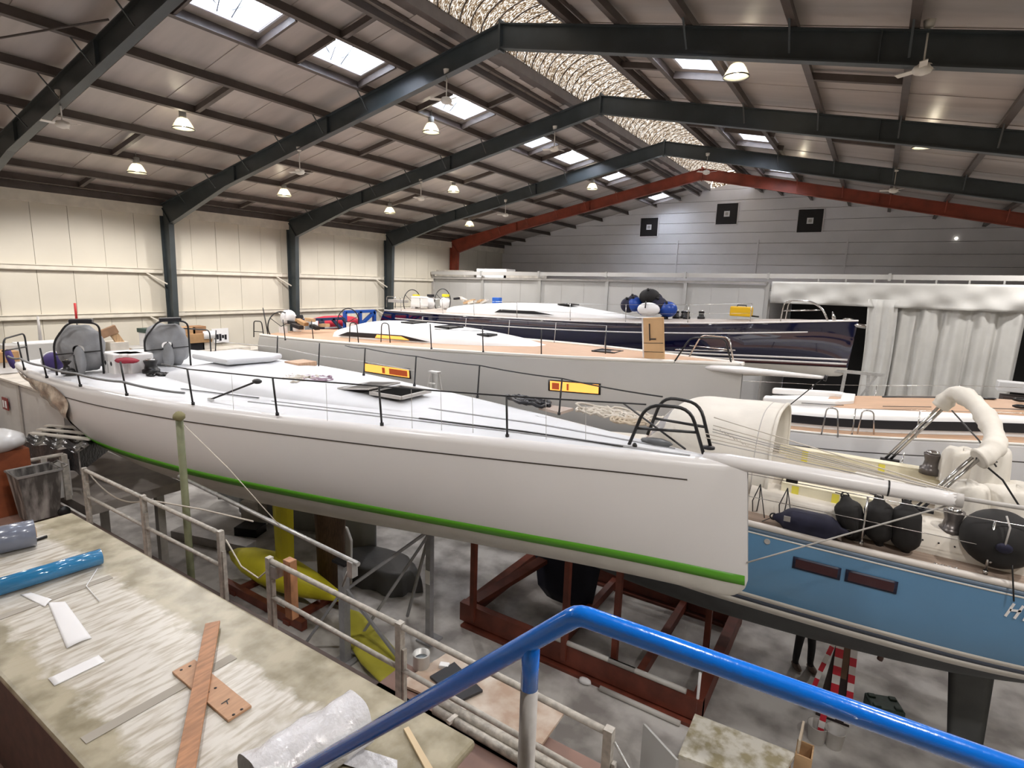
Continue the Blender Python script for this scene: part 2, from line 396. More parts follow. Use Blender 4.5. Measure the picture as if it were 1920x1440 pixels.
# portal frames
def portal(y, m, name, label):
    t = thing(name, label, 'roof frame', (XR, y, 0), None)
    fl = 0.20; web = 0.016
    for s in (-1, 1):
        xe = XL+0.05 if s < 0 else XE-0.05
        ZEs = zframe(xe)
        sgn = -1 if s > 0 else 1
        # column: tapered
        mb = MB(); d0, d1 = 0.30, 0.62; zt = ZEs-0.02; zb = ZEs-0.75
        mb.prism([(xe, y-web/2, 0), (xe+sgn*d0, y-web/2, 0), (xe+sgn*d1, y-web/2, zb), (xe+sgn*0.02, y-web/2, zt)], (0, web, 0))
        mb.beam((xe+sgn*0.01, y, 0), (xe+sgn*0.01, y, zt), 0.03, fl, (0, 1, 0)); mb.beam((xe+sgn*d0, y, 0), (xe+sgn*d1, y, zb), 0.03, fl, (0, 1, 0))
        mb.build('column', m, t)
        # rafter, haunch deepening to the knee
        mb = MB(); dr = 0.52; xk = xe+sgn*d1; xh = xe+sgn*4.5
        top = lambda x: zframe(x)-0.01
        pts = [(xe+sgn*0.02, top(xe)), (XR, top(XR)), (XR, top(XR)-dr), (xh, top(xh)-dr), (xk, zb)]
        mb.prism([(a, y-web/2, c) for a, c in pts], (0, web, 0))
        mb.beam((xe, y, top(xe)-0.01), (XR, y, top(XR)-0.01), fl, 0.025); mb.beam((XR, y, top(XR)-dr), (xh, y, top(xh)-dr), fl, 0.03); mb.beam((xh, y, top(xh)-dr), (xk, y, zb), fl, 0.03)
        mb.beam((xe+sgn*0.02, y, zt-0.05), (xk, y, zb), 0.10, 0.02)
        for f in (0.32, 0.62):
            xs = lerp(xe, XR, f); mb.box((xs, y, top(xs)-dr/2), (0.02, fl*0.9, dr))
        mb.build('rafter', m, t)
    mb = MB(); mb.box((XR, y, ZR-0.27), (0.05, fl*1.15, 0.66)); mb.build('ridge_plate', m, t)
    for px_ in PX_L[1:7]:
        for x in (px_, 2*XR-px_):
            MB().beam((x, y-0.5, zframe(x)+0.1), (x, y-0.06, zframe(x)-0.42), 0.035, 0.02).build('fly_brace', m, t)
    return t
LBL = {5.95: 'dark slate portal frame nearest the camera, cut off at top left', 11.8: 'dark slate portal frame with peak nearest the top edge', 17.47: 'dark slate portal frame second nearest of those with a visible peak', 23.82: 'dark slate portal frame just in front of the red one'}
for y in FRAMES[2:6]: portal(y, M_frame, 'portal_frame', LBL[y])
portal(29.76, M_red, 'portal_frame', 'red oxide portal frame before the far gable wall')
portal(0.2, M_frame, 'portal_frame', 'dark slate portal frame above the stair landing')
# roof bracing rods in the nearest bay
t = thing('bracing_rod', 'thin dark bracing rods crossing the roof bay at top left', 'bracing', (-16, 4, zframe(-16)))
mb = MB(); mb.tube([(-21.5, 5.7, zframe(-21.5)-0.10), (-13, 0.4, zframe(-13)-0.10)], 0.02, 6); mb.build('rod', M_purlin, t)
mb = MB(); mb.tube([(-21.5, 0.4, zframe(-21.5)-0.15), (-13, 5.7, zframe(-13)-0.15)], 0.02, 6); mb.build('rod', M_purlin, t)
# ------------------------------------------------------------------ pendant lamps
M_shade = glass_mat('clear_acrylic_shade', (1.0, 0.93, 0.75), 0.15, 0.35)
M_bulb = emit_mat('lamp_bulb', (1.0, 0.90, 0.70), 60.0)
M_lamphouse = mat('grey_lamp_housing', (0.25, 0.25, 0.24), 0.5)
M_rim = mat('dark_lamp_rim', (0.05, 0.05, 0.05), 0.5)
lamp_l = bpy.data.lights.new('lamp_light', 'SPOT'); lamp_l.energy = LAMP_W; lamp_l.color = (1.0, 0.96, 0.93); lamp_l.shadow_soft_size = 0.16; lamp_l.spot_size = math.radians(158); lamp_l.spot_blend = 0.35
def lamp_proto():
    t = thing('pendant_lamp', '', 'lamp', (0, 0, 0), 'pendant high-bay lamps under the roof')
    mb = MB(); mb.lathe([(0.05, 0.46), (0.09, 0.44), (0.09, 0.26), (0.05, 0.24)], n=12); mb.tube([(0, 0, 0.45), (0, 0, 0.75)], 0.012, 6); mb.build('housing', M_lamphouse, t)
    mb = MB(); mb.lathe([(0.09, 0.27), (0.15, 0.22), (0.22, 0.10), (0.27, 0.0)], n=20, cap=False); mb.build('shade', M_shade, t, solid=0.006)
    mb = MB(); mb.lathe([(0.265, 0.0), (0.28, 0.0), (0.28, -0.025), (0.265, -0.025), (0.265, 0.0)], n=20, cap=False); mb.build('rim', M_rim, t)
    mb = MB(); mb.lathe([(0.03, 0.24), (0.06, 0.18), (0.07, 0.10), (0.05, 0.04), (0.01, 0.02)], n=10); mb.build('bulb', M_bulb, t)
    lo = bpy.data.objects.new('lamp_light', lamp_l); COL.objects.link(lo); lo.location = (0, 0, -0.18); lo.parent = t
    return t
LAMPS = [((-20.0, 9.2, H+3.03), 'lit pendant lamp lowest at left, near the wall eaves'),
 ((-19.9, 14.4, H+3.05), 'lit pendant lamp above the second wall bay, left of centre'),
 ((-19.8, 20.0, H+3.05), 'lit pendant lamp above the third wall bay, near its eaves'),
 ((-19.7, 26.1, H+3.05), 'lit pendant lamp over the last wall bay before the red frame'),
 ((-16.3, 8.75, H+3.82), 'lit pendant lamp upper left, hung from a brown stay'),
 ((-16.15, 20.2, H+3.83), 'lit pendant lamp mid roof between second and third peaked frames'),
 ((-12.4, 14.35, H+4.57), 'lit pendant lamp just below the rooflight in the second bay'),
 ((-12.2, 25.9, H+4.57), 'lit pendant lamp in front of the red rafter, left slope'),
 ((-3.2, 13.85, H+4.62), 'lit pendant lamp on the right slope beside a rooflight'),
 ((-3.2, 25.3, H+4.62), 'lit pendant lamp on the right slope before the red rafter'),
 ((0.55, 18.9, H+3.84), 'lit pendant lamp farthest right under the roof'),
 ((-8.0, 3.0, H+4.2), 'lit pendant lamp above the stair landing, out of view'),
 ((-20.0, 3.0, H+3.0), 'lit pendant lamp over the left mezzanine, out of view'),
 ((4.0, 9.0, H+3.0), 'lit pendant lamp over the blue yacht, out of view'),
 ((5.0, 25.5, H+2.9), 'lit pendant lamp over the curtained doorway, out of view'),
 ((6.5, 14.5, H+2.6), 'unseen pendant lamp added for light over the teak decked yacht, beyond the right edge'),  # unseen lamp, added to brighten the right side of the hall
 ((4.5, 4.0, H+3.0), 'unseen pendant lamp added for light over the bench and buckets, beyond the right edge'),  # another unseen lamp, added to lift the floor at lower right
 ((-14.0, -1.0, H+3.8), 'lit pendant lamp behind the camera at left'),
 ((1.0, 2.5, H+3.6), 'lit pendant lamp behind the camera at right')]
proto = lamp_proto()
for i, (p, l) in enumerate(LAMPS):
    o = proto if i == 0 else copy_tree(proto)
    o.location = p; o['label'] = l
# ------------------------------------------------------------------ ceiling fans
M_fan = mat('white_fan_enamel', (0.72, 0.69, 0.63), 0.4)
def fan_proto():
    t = thing('ceiling_fan', '', 'fan', (0, 0, 0), 'white ceiling fans under the frames')
    mb = MB(); mb.lathe([(0.03, 0.0), (0.07, 0.02), (0.085, 0.12), (0.05, 0.13)], (0, 0, 0.60), n=12); mb.build('canopy', M_fan, t)
    mb = MB(); mb.tube([(0, 0, 0.05), (0, 0, 0.62)], 0.016, 6); mb.build('down_rod', M_fan, t)
    mb = MB(); mb.lathe([(0.03, 0.09), (0.12, 0.06), (0.15, 0.0), (0.12, -0.06), (0.04, -0.09)], n=14); mb.build('motor', M_fan, t)
    for k in range(3):
        a = k*2*math.pi/3+0.5; R = Matrix.Rotation(a, 3, 'Z') @ Matrix.Rotation(0.2, 3, 'X')
        mb = MB(); mb.box(R @ Vector((0.26, 0, 0)), (0.30, 0.11, 0.012), R); mb.build('blade', M_fan, t)
    return t
FANS = [((-16.2, 5.95, H+3.25), 'ceiling fan hanging under the nearest frame at far left'),
 ((-15.5, 11.8, H+3.17), 'white ceiling fan on the left rafter of the second nearest frame'),
 ((-9.7, 11.8, H+4.45), 'white ceiling fan near the ridge in front of a rooflight'),
 ((-15.6, 17.47, H+3.15), 'white ceiling fan on the left rafter, centre of the roof'),
 ((-9.7, 17.47, H+4.45), 'small ceiling fan near the ridge between rooflights'),
 ((-15.8, 23.82, H+3.25), 'white ceiling fan before the red frame on the left'),
 ((0.17, 11.8, H+3.60), 'largest white ceiling fan, at upper right'),
 ((0.03, 23.82, H+3.5), 'white ceiling fan before the red rafter on the right'),
 ((-6.3, 23.82, H+4.55), 'tiny ceiling fan at the ridge before the red frame')]
proto = fan_proto()
for i, (p, l) in enumerate(FANS):
    o = proto if i == 0 else copy_tree(proto)
    o.location = p; o['label'] = l; o.rotation_euler.z = i*0.7
# black square boards on the gable
M_sq = mat('matt_black_board', (0.012, 0.011, 0.012), 0.6)
for px, py, s, l in ((1217, 426, 1.12, 'black square board with white centre label, left on the gable'), (1363, 401, 1.18, 'black square board with white centre label, highest on the gable'), (1519, 414, 1.22, 'black square board with white centre label, right on the gable')):
    c = P(px, py, y=YB-0.04); t = thing('square_board', l, 'board', c, 'black boards on the gable wall')
    mb = MB(); mb.box(c, (s, 0.04, s)); mb.build('panel', M_sq, t)
    mb = MB(); q = s/2+0.035
    for a, b in (((-q, -q), (q, -q)), ((q, -q), (q, q)), ((q, q), (-q, q)), ((-q, q), (-q, -q))): mb.beam(c+Vector((a[0], 0, a[1])), c+Vector((b[0], 0, b[1])), 0.05, 0.06, (0, 1, 0))
    mb.build('edge_trim', M_back, t)
    lb = MB().box(c+Vector((0, -0.025, 0)), (0.32, 0.01, 0.32)).build('white_label', M_paper, t)
    MB().box(c+Vector((0, -0.032, 0)), (0.17, 0.006, 0.17)).build('grey_square', M_grey, lb)
c = P(1793, 447, y=YB-0.05); tag(MB().lathe([(0.02, 0), (0.08, 0.01), (0.08, 0.05), (0.02, 0.06)], c, (0, -1, 0), 12).build('wall_lamp', emit_mat('small_wall_lamp', (1, 0.95, 0.85), 1.2)), 'small round white light high on the gable at right', 'lamp')
# ------------------------------------------------------------------ yachts
class Boat:
    def __init__(s, name, label, stern, bow, hb, zs, zk, nx, rake=0.0, brake=0.0, gr=0.08, foot=0.3, camber=0.10):
        s.a, s.b = Vector((*stern, 0)), Vector((*bow, 0)); s.L = (s.b-s.a).length
        s.d = (s.b-s.a).normalized(); s.n = Vector((-s.d.y, s.d.x, 0))
        if s.n.y < 0: s.n = -s.n                       # lateral axis, positive on the far side
        s.hb, s.zst, s.zkt, s.nx = hb, zs, zk, nx; s.rake, s.brake, s.gr, s.foot, s.camber = rake, brake, gr, foot, camber
        s.t = thing(name, label, 'sailing yacht', ((s.a+s.b)/2).to_tuple())
        N = 44; s.us = [0.5*(1-math.cos(math.pi*i/N)) for i in range(N+1)]
        s.us = sorted(set(s.us+[1-0.001*k for k in (2, 5, 9, 14)]))
    def B(s, u): return max(0.03, smooth(s.hb, u))
    def zs(s, u): return smooth(s.zst, u)
    def zk(s, u):
        z = smooth(s.zkt, u); x = (u-1)*s.L+s.foot
        if x > 0: z += s.foot*(1-math.sqrt(max(0, 1-(x/s.foot)**2)))
        return z
    def Y(s, u, z):
        zs, zk = s.zs(u), s.zk(u); v = min(1, max(0, (zs-z)/(zs-zk))); n = interp(s.nx, u)
        y = s.B(u)*(1-v**n)**(1/n); dd = zs-z; g = min(s.gr, s.B(u)*0.8)
        if dd < g: y -= g-math.sqrt(max(0, g*g-(g-dd)**2))
        return max(0.0, y)
    def pt(s, u, side, z, off=0.0):
        zs, zk = s.zs(u), s.zk(u); v = (zs-z)/(zs-zk)
        x = u*s.L + s.rake*max(0, 1-u/0.25)*v - s.brake*max(0, (u-0.75)/0.25)*v
        q = s.a + s.d*x + s.n*(side*(s.Y(u, z)+off)); q.z = z
        return q
    def loc(s, u, t, z=None, dz=0.0):
        """point on deck: t lateral metres"""
        q = s.a + s.d*(u*s.L) + s.n*t; q.z = (s.deck(u, t) if z is None else z)+dz; return q
    def deck(s, u, t):
        b = max(0.05, s.B(u)-s.gr); return s.zs(u) + s.camber*(1-min(1, abs(t)/b)**2)*min(1, b/0.8)
    def uof(s, p):
        q = Vector((p[0], p[1], 0))-s.a; return q.dot(s.d)/s.L, q.dot(s.n)
    def shell(s, name, m, ztop, zbot, rows=16, top=False):
        """loft of one band of the hull, both sides, between heights given as functions of u"""
        mb = MB(); rs = []
        for u in s.us:
            za, zb = ztop(u), max(zbot(u), s.zk(u)); za = max(za, zb)
            zz = []
            if top: zz = [za-s.gr*k for k in (0, 0.03, 0.12, 0.3, 0.55, 0.8, 1.0)]; zz = [max(k, zb) for k in zz]
            st = zz[-1] if zz else za
            zz += [lerp(st, zb, 1-(1-i/rows)**1.7) for i in range(0 if not zz else 1, rows+1)]
            near = [s.pt(u, -1, z) for z in zz]; far = [s.pt(u, 1, z) for z in zz]
            rs.append((near, far))
        k = len(rs[0][0]); o = 0
        for nr, fr in rs: mb.v += nr; mb.v += fr
        for i in range(len(rs)-1):
            for j in range(k-1):
                a, b = i*2*k+j, (i+1)*2*k+j
                mb.face((a, b, b+1, a+1), True); mb.face((a+k, a+k+1, b+k+1, b+k), True)
        mb.face(list(range(0, k))+list(range(2*k-1, k-1, -1)))   # transom band
        return mb.build(name, m, s.t)
    def stripe(s, name, m, zt, zb, u0=0.0, u1=1.0, off=0.006, near=True, far=True, n=60):
        mb = MB()
        for side in ([-1] if near else [])+([1] if far else []):
            o = len(mb.v)
            for i in range(n+1):
                u = lerp(u0, u1, i/n); mb.v.append(s.pt(u, side, zt(u), off)); mb.v.append(s.pt(u, side, (zt(u)+zb(u))/2, off)); mb.v.append(s.pt(u, side, zb(u), off))
            for i in range(n):
                for j in (0, 1):
                    a = o+i*3+j; mb.face((a, a+3, a+4, a+1) if side < 0 else (a+1, a+4, a+3, a), True)
        return mb.build(name, m, s.t, solid=0.004)
    def decking(s, m, name='deck'):
        mb = MB(); nt = 16; rows = []
        for u in s.us:
            b = max(0.0, s.Y(u, s.zs(u))+0.002)
            for j in range(nt+1):
                t = lerp(-b, b, j/nt); mb.v.append(s.loc(u, t))
        for i in range(len(s.us)-1):
            for j in range(nt):
                a = i*(nt+1)+j; mb.face((a, a+nt+1, a+nt+2, a+1), True)
        return mb.build(name, m, s.t)
    def mound(s, name, m, u0, u1, w, h, expo=4.0, nu=36, nt=22, lift=-0.02, c=0.0):
        """raised coachroof: w(f), h(f) tables over f 0..1"""
        def fn(a, b):
            u = lerp(u0, u1, a); ww = smooth(w, a); hh = smooth(h, a); q = 2*b-1
            q = math.copysign(abs(q)**0.6, q)
            t = q*ww + c
            return s.loc(u, t, None, lift + hh*(max(0, 1-abs(q)**expo))**(1/expo))
        mb = MB(); mb.grid(fn, nu, nt, flip=False)
        # end caps
        for a in (0, 1):
            mb.poly([fn(a, j/nt) for j in range(nt+1)])
        return mb.build(name, m, s.t)
    def stan(s, p, m, h=0.66, r=0.014, lean=0.06, name='stanchion', parent=None):
        u, t = s.uof(p); q = Vector(p); top = q+Vector((0, 0, h))+s.n*(math.copysign(lean, t))
        mb = MB(); mb.tube([q, top], r, 8); mb.tube([q, q+Vector((0, 0, 0.05))], r*1.8, 8); mb.build(name, m, parent or s.t)
        return top
    def line(s, pts, m, r=0.006, name='lifeline', sag=0.0):
        out = []
        for a, b in zip(pts, pts[1:]):
            for i in range(6):
                t = i/6; q = Vector(a).lerp(Vector(b), t); q.z -= sag*4*t*(1-t); out.append(q)
        out.append(Vector(pts[-1])); mb = MB(); mb.tube(out, r, 6); return mb.build(name, m, s.t)
    def pipe(s, name, pts, m, r=0.016, rad=0.12, parent=None):
        mb = MB(); mb.tube(fillet(pts, rad), r, 8); return mb.build(name, m, parent or s.t)
def winch(parent, c, r=0.10, h=0.18, m=None, top=None):
    m = m or M_black; c = Vector(c)
    o = MB().lathe([(r*1.05, 0), (r*1.05, h*0.3), (r*0.8, h*0.36), (r*0.68, h*0.65), (r*0.85, h*0.95), (r*0.85, h), (r*0.3, h)], c, n=16).build('winch', m, parent)
    MB().lathe([(r*0.62, h*0.98), (r*0.6, h*1.1), (r*0.3, h*1.14), (r*0.2, h*1.14)], c, n=12).build('winch_top', top or M_chrome, o)
    return o
def rope_coil(name, label, c, R, r=0.012, turns=6, m=None, cat='rope', flat=0.35, axis=None):
    c = Vector(c); pts = []; n = turns*16; rn = random.Random(hash(label) % 9999 if False else len(label)*7+turns)
    ox = oy = 0.0; rr = R*0.5; a = 0.0
    for i in range(n):
        a += 2*math.pi/16*rn.uniform(0.6, 1.4)
        if i % 16 == 0: ox, oy, rr = rn.uniform(-1, 1)*R*0.95, rn.uniform(-1, 1)*R*0.45, R*rn.uniform(0.18, 0.55)
        tx, ty = c.x+ox+rr*1.3*math.cos(a), c.y+oy+rr*0.8*math.sin(a)
        p = Vector((tx, ty, c.z+r+R*flat*rn.uniform(0, 0.55)))
        pts.append(p if not pts else pts[-1].lerp(p, 0.6))
    return tag(MB().tube(pts, r, 6).build(name, m or M_rope), label, cat)
# ---- the big white yacht across the middle
zd = H-2.35
MAIN = Boat('white_racing_yacht', 'long white sailing yacht with a green waterline stripe, nearest and largest', (-18.0, 7.1), (-1.22, 8.05),
    [(0, 2.15), (.1, 2.45), (.2, 2.58), (.3, 2.6), (.4, 2.45), (.47, 2.28), (.58, 1.9), (.69, 1.47), (.806, .95), (.908, .45), (.96, .22), (1, .05)],
    [(0, zd), (1, zd)], [(0, H-3.42), (.1, H-3.62), (.25, H-4.2), (.45, H-4.55), (.7, H-4.5), (1, H-4.36)],
    [(0, 3.4), (.4, 3.2), (.8, 2.9), (1, 2.6)], rake=2.9, brake=-0.17, gr=0.13, foot=0.32)
wlz = lambda u: lerp(H-3.52, H-4.12, u)
MAIN.shell('hull_topsides', M_white, MAIN.zs, wlz, top=True)
M_under = mat('pale_primer_underbody', (0.62, 0.60, 0.55), 0.55, var=0.05, scale=2)
MAIN.shell('hull_underbody', M_under, wlz, lambda u: -99)
M_green = mat('green_boot_stripe', (0.10, 0.36, 0.02), 0.4)
MAIN.stripe('boot_stripe', M_green, lambda u: wlz(u)+0.15, lambda u: wlz(u), 0.17, 0.9985)
MAIN.stripe('cove_line', mat('dark_cove_line', (0.05, 0.04, 0.035), 0.5), lambda u: zd-0.30, lambda u: zd-0.318, 0.06, 0.955)
MAIN.decking(M_deck)
# coachroof: long fairing that fades into the foredeck, with a covered companionway slab
MAIN.mound('coachroof', M_deck, 0.30, 0.72, [(0, 1.25), (.3, 1.4), (.6, 1.1), (1, .55)], [(0, .20), (.12, .32), (.4, .26), (.7, .12), (1, .0)], 2.6)
pts = [MAIN.loc(*q) for q in ((0.30, -0.62, 0), (0.385, -0.72, 0), (0.40, 0.2, 0), (0.385, 0.7, 0), (0.30, 0.55, 0))]
mb = MB(); mb.prism([p+Vector((0, 0, zd+0.42)) for p in pts], (0, 0, 0.13)); sl = mb.build('companionway_cover', M_deck, MAIN.t, bevel=0.05)
mb = MB(); mb.box(MAIN.loc(0.418, 0.75, zd+0.36), (0.5, 0.5, 0.1)); mb.build('teak_step', M_teak, MAIN.t)
# open foredeck hatch
hc = MAIN.loc(0.632, 0.03, None, 0.10); hz = hc.z
def hatch(boat, c, w, l, name='hatch', open_=False, m=None):
    c = Vector(c); R = Matrix((boat.d, boat.n, (0, 0, 1))).transposed()
    mb = MB()
    for dx, dy, sx, sy in ((0, w/2, l, 0.05), (0, -w/2, l, 0.05), (l/2, 0, 0.05, w), (-l/2, 0, 0.05, w)): mb.box(c+R @ Vector((dx, dy, 0.02)), (sx, sy, 0.06), R)
    fr = mb.build(name, M_grey if open_ else M_black, boat.t)
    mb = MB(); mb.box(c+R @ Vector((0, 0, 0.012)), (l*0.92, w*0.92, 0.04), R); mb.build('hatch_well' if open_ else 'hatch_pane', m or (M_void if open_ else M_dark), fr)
    return fr, R
fr, R = hatch(MAIN, hc+Vector((0.0, 0, 0.02)), 0.85, 0.75, open_=True)
hl = hc + R @ Vector((-0.40, 0, 0.10))
Rt = R @ Matrix.Rotation(math.radians(-6), 3, 'Y')
mb = MB(); mb.box(hl+Rt @ Vector((-0.40, 0, 0)), (0.78, 0.88, 0.02), Rt); lid = mb.build('hatch_lid', M_dark, MAIN.t)
mb = MB()
for a, b in (((0, .44), (-.8, .44)), ((-.8, .44), (-.8, -.44)), ((-.8, -.44), (0, -.44)), ((0, -.44), (0, .44))):
    mb.tube([hl+Rt @ Vector((a[0], a[1], 0.012)), hl+Rt @ Vector((b[0], b[1], 0.012))], 0.02, 6)
mb.build('lid_frame', M_grey, lid)
# dark skylight strip recesses along the side deck (non-slip edges)
def deck_strip(boat, name, u0, u1, t0, t1, w, m, dz=0.006, n=24):
    mb = MB()
    for i in range(n+1):
        u = lerp(u0, u1, i/n); t = lerp(t0, t1, i/n)
        mb.v += [boat.loc(u, t-w/2, None, dz), boat.loc(u, t+w/2, None, dz)]
    for i in range(n): mb.face((2*i, 2*i+2, 2*i+3, 2*i+1), True)
    return mb.build(name, m, boat.t, solid=0.01)
M_groove = mat('pale_grey_groove', (0.36, 0.365, 0.38), 0.7)  # even pale grey for thin strips laid along the deck
deck_strip(MAIN, 'deck_groove', 0.50, 0.955, -1.62, -0.10, 0.035, M_groove); deck_strip(MAIN, 'deck_groove', 0.52, 0.93, -1.38, -0.16, 0.02, M_groove)
deck_strip(MAIN, 'jib_track', 0.70, 0.90, -0.85, -0.30, 0.03, M_black, 0.015); deck_strip(MAIN, 'deck_groove', 0.62, 0.94, -0.35, 0.05, 0.05, M_groove)
deck_strip(MAIN, 'genoa_track', 0.385, 0.50, -1.72, -1.40, 0.03, M_black, 0.02)
# stanchions near side
NB = [(46, 694), (88, 709), (151, 725), (238, 742), (362, 759), (520, 779), (716, 798), (951, 820)]
ntops = [MAIN.stan(P(*q, z=zd+0.0), M_black, 0.66, 0.017) for q in NB]
FB = [(404, 661), (519, 674), (597, 692), (682, 704), (777, 724), (895, 746), (1048, 778)]
ftops = [MAIN.stan(P(*q, z=zd+0.03), M_black, 0.66, 0.017) for q in FB]
# pulpit
def hoop(b0, b1, z, h, fwd, up0, r=0.026):
    b0, b1 = Vector(b0), Vector(b1); k0 = b0.lerp(b1, 0.2)+Vector((0, 0, h)); k1 = b0.lerp(b1, 0.78)+Vector((0, 0, h))
    MAIN.pipe('pulpit', [b0, k0, k1, b1+Vector((0, 0, 0.0))], M_black, r, 0.22)
    m0 = b0.lerp(k0, 0.44); m1 = b1.lerp(k1, 0.47)
    MAIN.pipe('pulpit_rail', [m0, m1], M_black, r*0.85)
    return k0
nb0, nb1 = P(1178, 837, z=zd), P(1319, 851, z=zd)
fb0, fb1 = P(1214, 815, z=zd), P(1333, 841, z=zd)
kn = hoop(nb0, nb1, zd, 0.66, 0, 0); kf = hoop(fb0, fb1, zd, 0.66, 0, 0)
MAIN.line(ntops[4:]+[kn], M_black, 0.013, 'top_rail'); MAIN.line([ntops[4]+Vector((-0.9, 0, 0.0))]+[ntops[4]], M_black, 0.012, 'top_rail')
MAIN.line([ftops[3]+Vector((-0.7, 0, 0))]+ftops[3:]+[kf], M_black, 0.013, 'top_rail', 0.02)
lowf = [t-Vector((0, 0, 0.33)) for t in ftops]; lown = [t-Vector((0, 0, 0.36)) for t in ntops]
MAIN.line(lowf[:5], M_grey, 0.012, 'lower_rail')
# padded grey hose along the after stanchions
hp = [P(15, 668, z=zd+0.30)]+[t-Vector((0, 0, 0.38)) for t in ntops[:4]]+[P(346, 737, z=zd+0.12)]
MAIN.line(hp, mat('grey_hose', (0.20, 0.205, 0.21), 0.6), 0.024, 'padded_hose', 0.03)
# thin wires from rail to toe rail
for a, b in (((1272/3+0, 690), (438, 769)), ((607, 722), (614, 789)), ((832, 741), (828, 807)), ((888, 741), (887, 812)), ((1003, 752), (1024, 825)), ((1075, 755), (1098, 829)), ((755, 735), (773, 803))):
    q = P(*b, z=zd+0.01); MAIN.line([q, q+Vector((-0.05, 0.03, 0.62))], M_grey, 0.004, 'rail_wire')
# shroud strut and genoa car
q0, q1 = P(395, 749, z=zd+0.05), P(482, 715, z=zd+0.45); MAIN.line([q0, q1], M_black, 0.02, 'shroud_strut')
MB().blob(q1, (0.10, 0.08, 0.05), 8, 5).build('shroud_fitting', M_black, MAIN.t); MB().box(q0-Vector((0, 0, 0.02)), (0.14, 0.05, 0.08)).build('chain_plate', M_chrome, MAIN.t)
# helm pods with grey canvas covers and black guard hoops
for k, (lft, rgt, tp) in enumerate((((113, 700), (199, 697), 1.12), ((274, 690), (356, 686), 1.12))):
    a, b = P(*lft, z=zd+0.05), P(*rgt, z=zd+0.05); c = (a+b)/2; wd = (b-a).length; ax = (b-a).normalized(); nn = Vector((-ax.y, ax.x, 0))
    def cov(u, v, c=c, ax=ax, nn=nn, wd=wd, k=k):
        an = 2*math.pi*u; q = 2*v-1; cs, sn = math.cos(an), math.sin(an)
        ex = math.copysign(abs(cs)**0.75, cs); ez = math.copysign(abs(sn)**0.8, sn)
        g = (1-abs(q)**2.6)**(1/2.6) if abs(q) < 1 else 0.0
        wr = 0.025*math.sin(5*an+3*k+2*math.sin(3*q))*g+0.012*math.sin(11*an+k)*g
        return c + ax*((0.50*wd+wr)*ex*(0.25+0.75*g)) + nn*(q*0.26+0.05*math.sin(4*an+k)*g) + Vector((0, 0, 0.54+(0.52+wr)*ez*(0.2+0.8*g)))
    mb = MB(); mb.grid(cov, 40, 14)
    mb.build('wheel_cover', M_greycanvas, MAIN.t)
    hp_ = [a-nn*0.28, a-nn*0.28+Vector((0, 0, 0.72)), a.lerp(b, 0.35)-nn*0.28+Vector((0, 0, 1.16)), b-nn*0.28+Vector((0, 0, 1.13)), b-nn*0.28]
    MAIN.pipe('guard_hoop', hp_, M_black, 0.022, 0.16)
    MAIN.pipe('guard_bar', [a-nn*0.28+Vector((0, 0, 0.45)), b-nn*0.28+Vector((0, 0, 0.52))], M_black, 0.014)
    mb = MB(); mb.beam(a.lerp(b, 0.36)-nn*0.2+Vector((0, 0, 1.17)), a.lerp(b, 0.86)-nn*0.2+Vector((0, 0, 1.18)), 0.24, 0.09); mb.build('instrument_pod', M_dark, MAIN.t, bevel=0.02)
    MB().blob(c-nn*0.25+Vector((0, 0, 0.30)), (0.16, 0.12, 0.32), 14, 10, 0.04).build('cover_skirt', M_greycanvas, MAIN.t)
# winches
for q in ((133, 700), (220, 697), (284, 700)): winch(MAIN.t, P(*q, z=zd+0.06), 0.17, 0.30)
# pushpit
ps = [P(8, 690, z=zd), P(8, 690, z=zd)+Vector((0, 0.05, 0.68)), P(52, 678, z=zd)+Vector((0, 0.0, 0.72)), P(54, 680, z=zd)]
MAIN.pipe('pushpit', ps, M_black, 0.02, 0.15); MAIN.pipe('pushpit_rail', [ps[0]+Vector((0, 0, .4)), ps[3]+Vector((0, 0, .4))], M_black, 0.016)
sq = MAIN.loc(0, 1.7, zd); MAIN.pipe('pushpit', [sq, sq+Vector((0, 0, .68)), MAIN.loc(0.09, 2.1, zd+.68), MAIN.loc(0.09, 2.1, zd)], M_black, 0.02, 0.15)
mb = MB(); mb.lathe([(0.02, 0), (0.07, 0.05), (0.08, 0.2), (0.06, 0.42), (0.02, 0.5)], P(13, 655, y=5.0), (0.25, 0.1, -0.9), 10); tag(mb.build('rolled_ensign', mat('purple_cloth', (0.06, 0.04, 0.17), 0.8)), 'rolled dark purple cloth tied at the stern rail, far left', 'flag')
# crumpled film over the raked transom
def film(u, v):
    p = MAIN.pt(0.0, lerp(-1, 0.9, u), 0) if False else None
    z = lerp(zd-0.10, MAIN.zk(0)+0.06, v); q = MAIN.a + MAIN.d*(MAIN.rake*((zd-z)/(zd-MAIN.zk(0)))-0.05) + MAIN.n*(lerp(-1, 1, u)*MAIN.Y(0, z)); q.z = z
    return q + Vector((-0.05*abs(math.sin(9*u+11*v)), 0.0, 0.05*math.sin(17*u*v+5*v)))
M_film = mat('crinkled_clear_film', (0.42, 0.34, 0.27), 0.2, var=0.45, scale=5, bump=0.9, bscale=8, spec=0.8)
MB().grid(film, 18, 14).build('transom_film', M_film, MAIN.t)
def film2(u, v):
    uu = lerp(0.0, 0.205+0.0*v+0.025*math.sin(7*v), u); z = lerp(zd-0.12, MAIN.zk(uu)+0.12, v)
    return MAIN.pt(uu, -1, z, 0.02+0.06*abs(math.sin(11*u+9*v))*abs(math.sin(6*v-4*u)))
MB().grid(film2, 34, 20).build('quarter_film', M_film, MAIN.t)
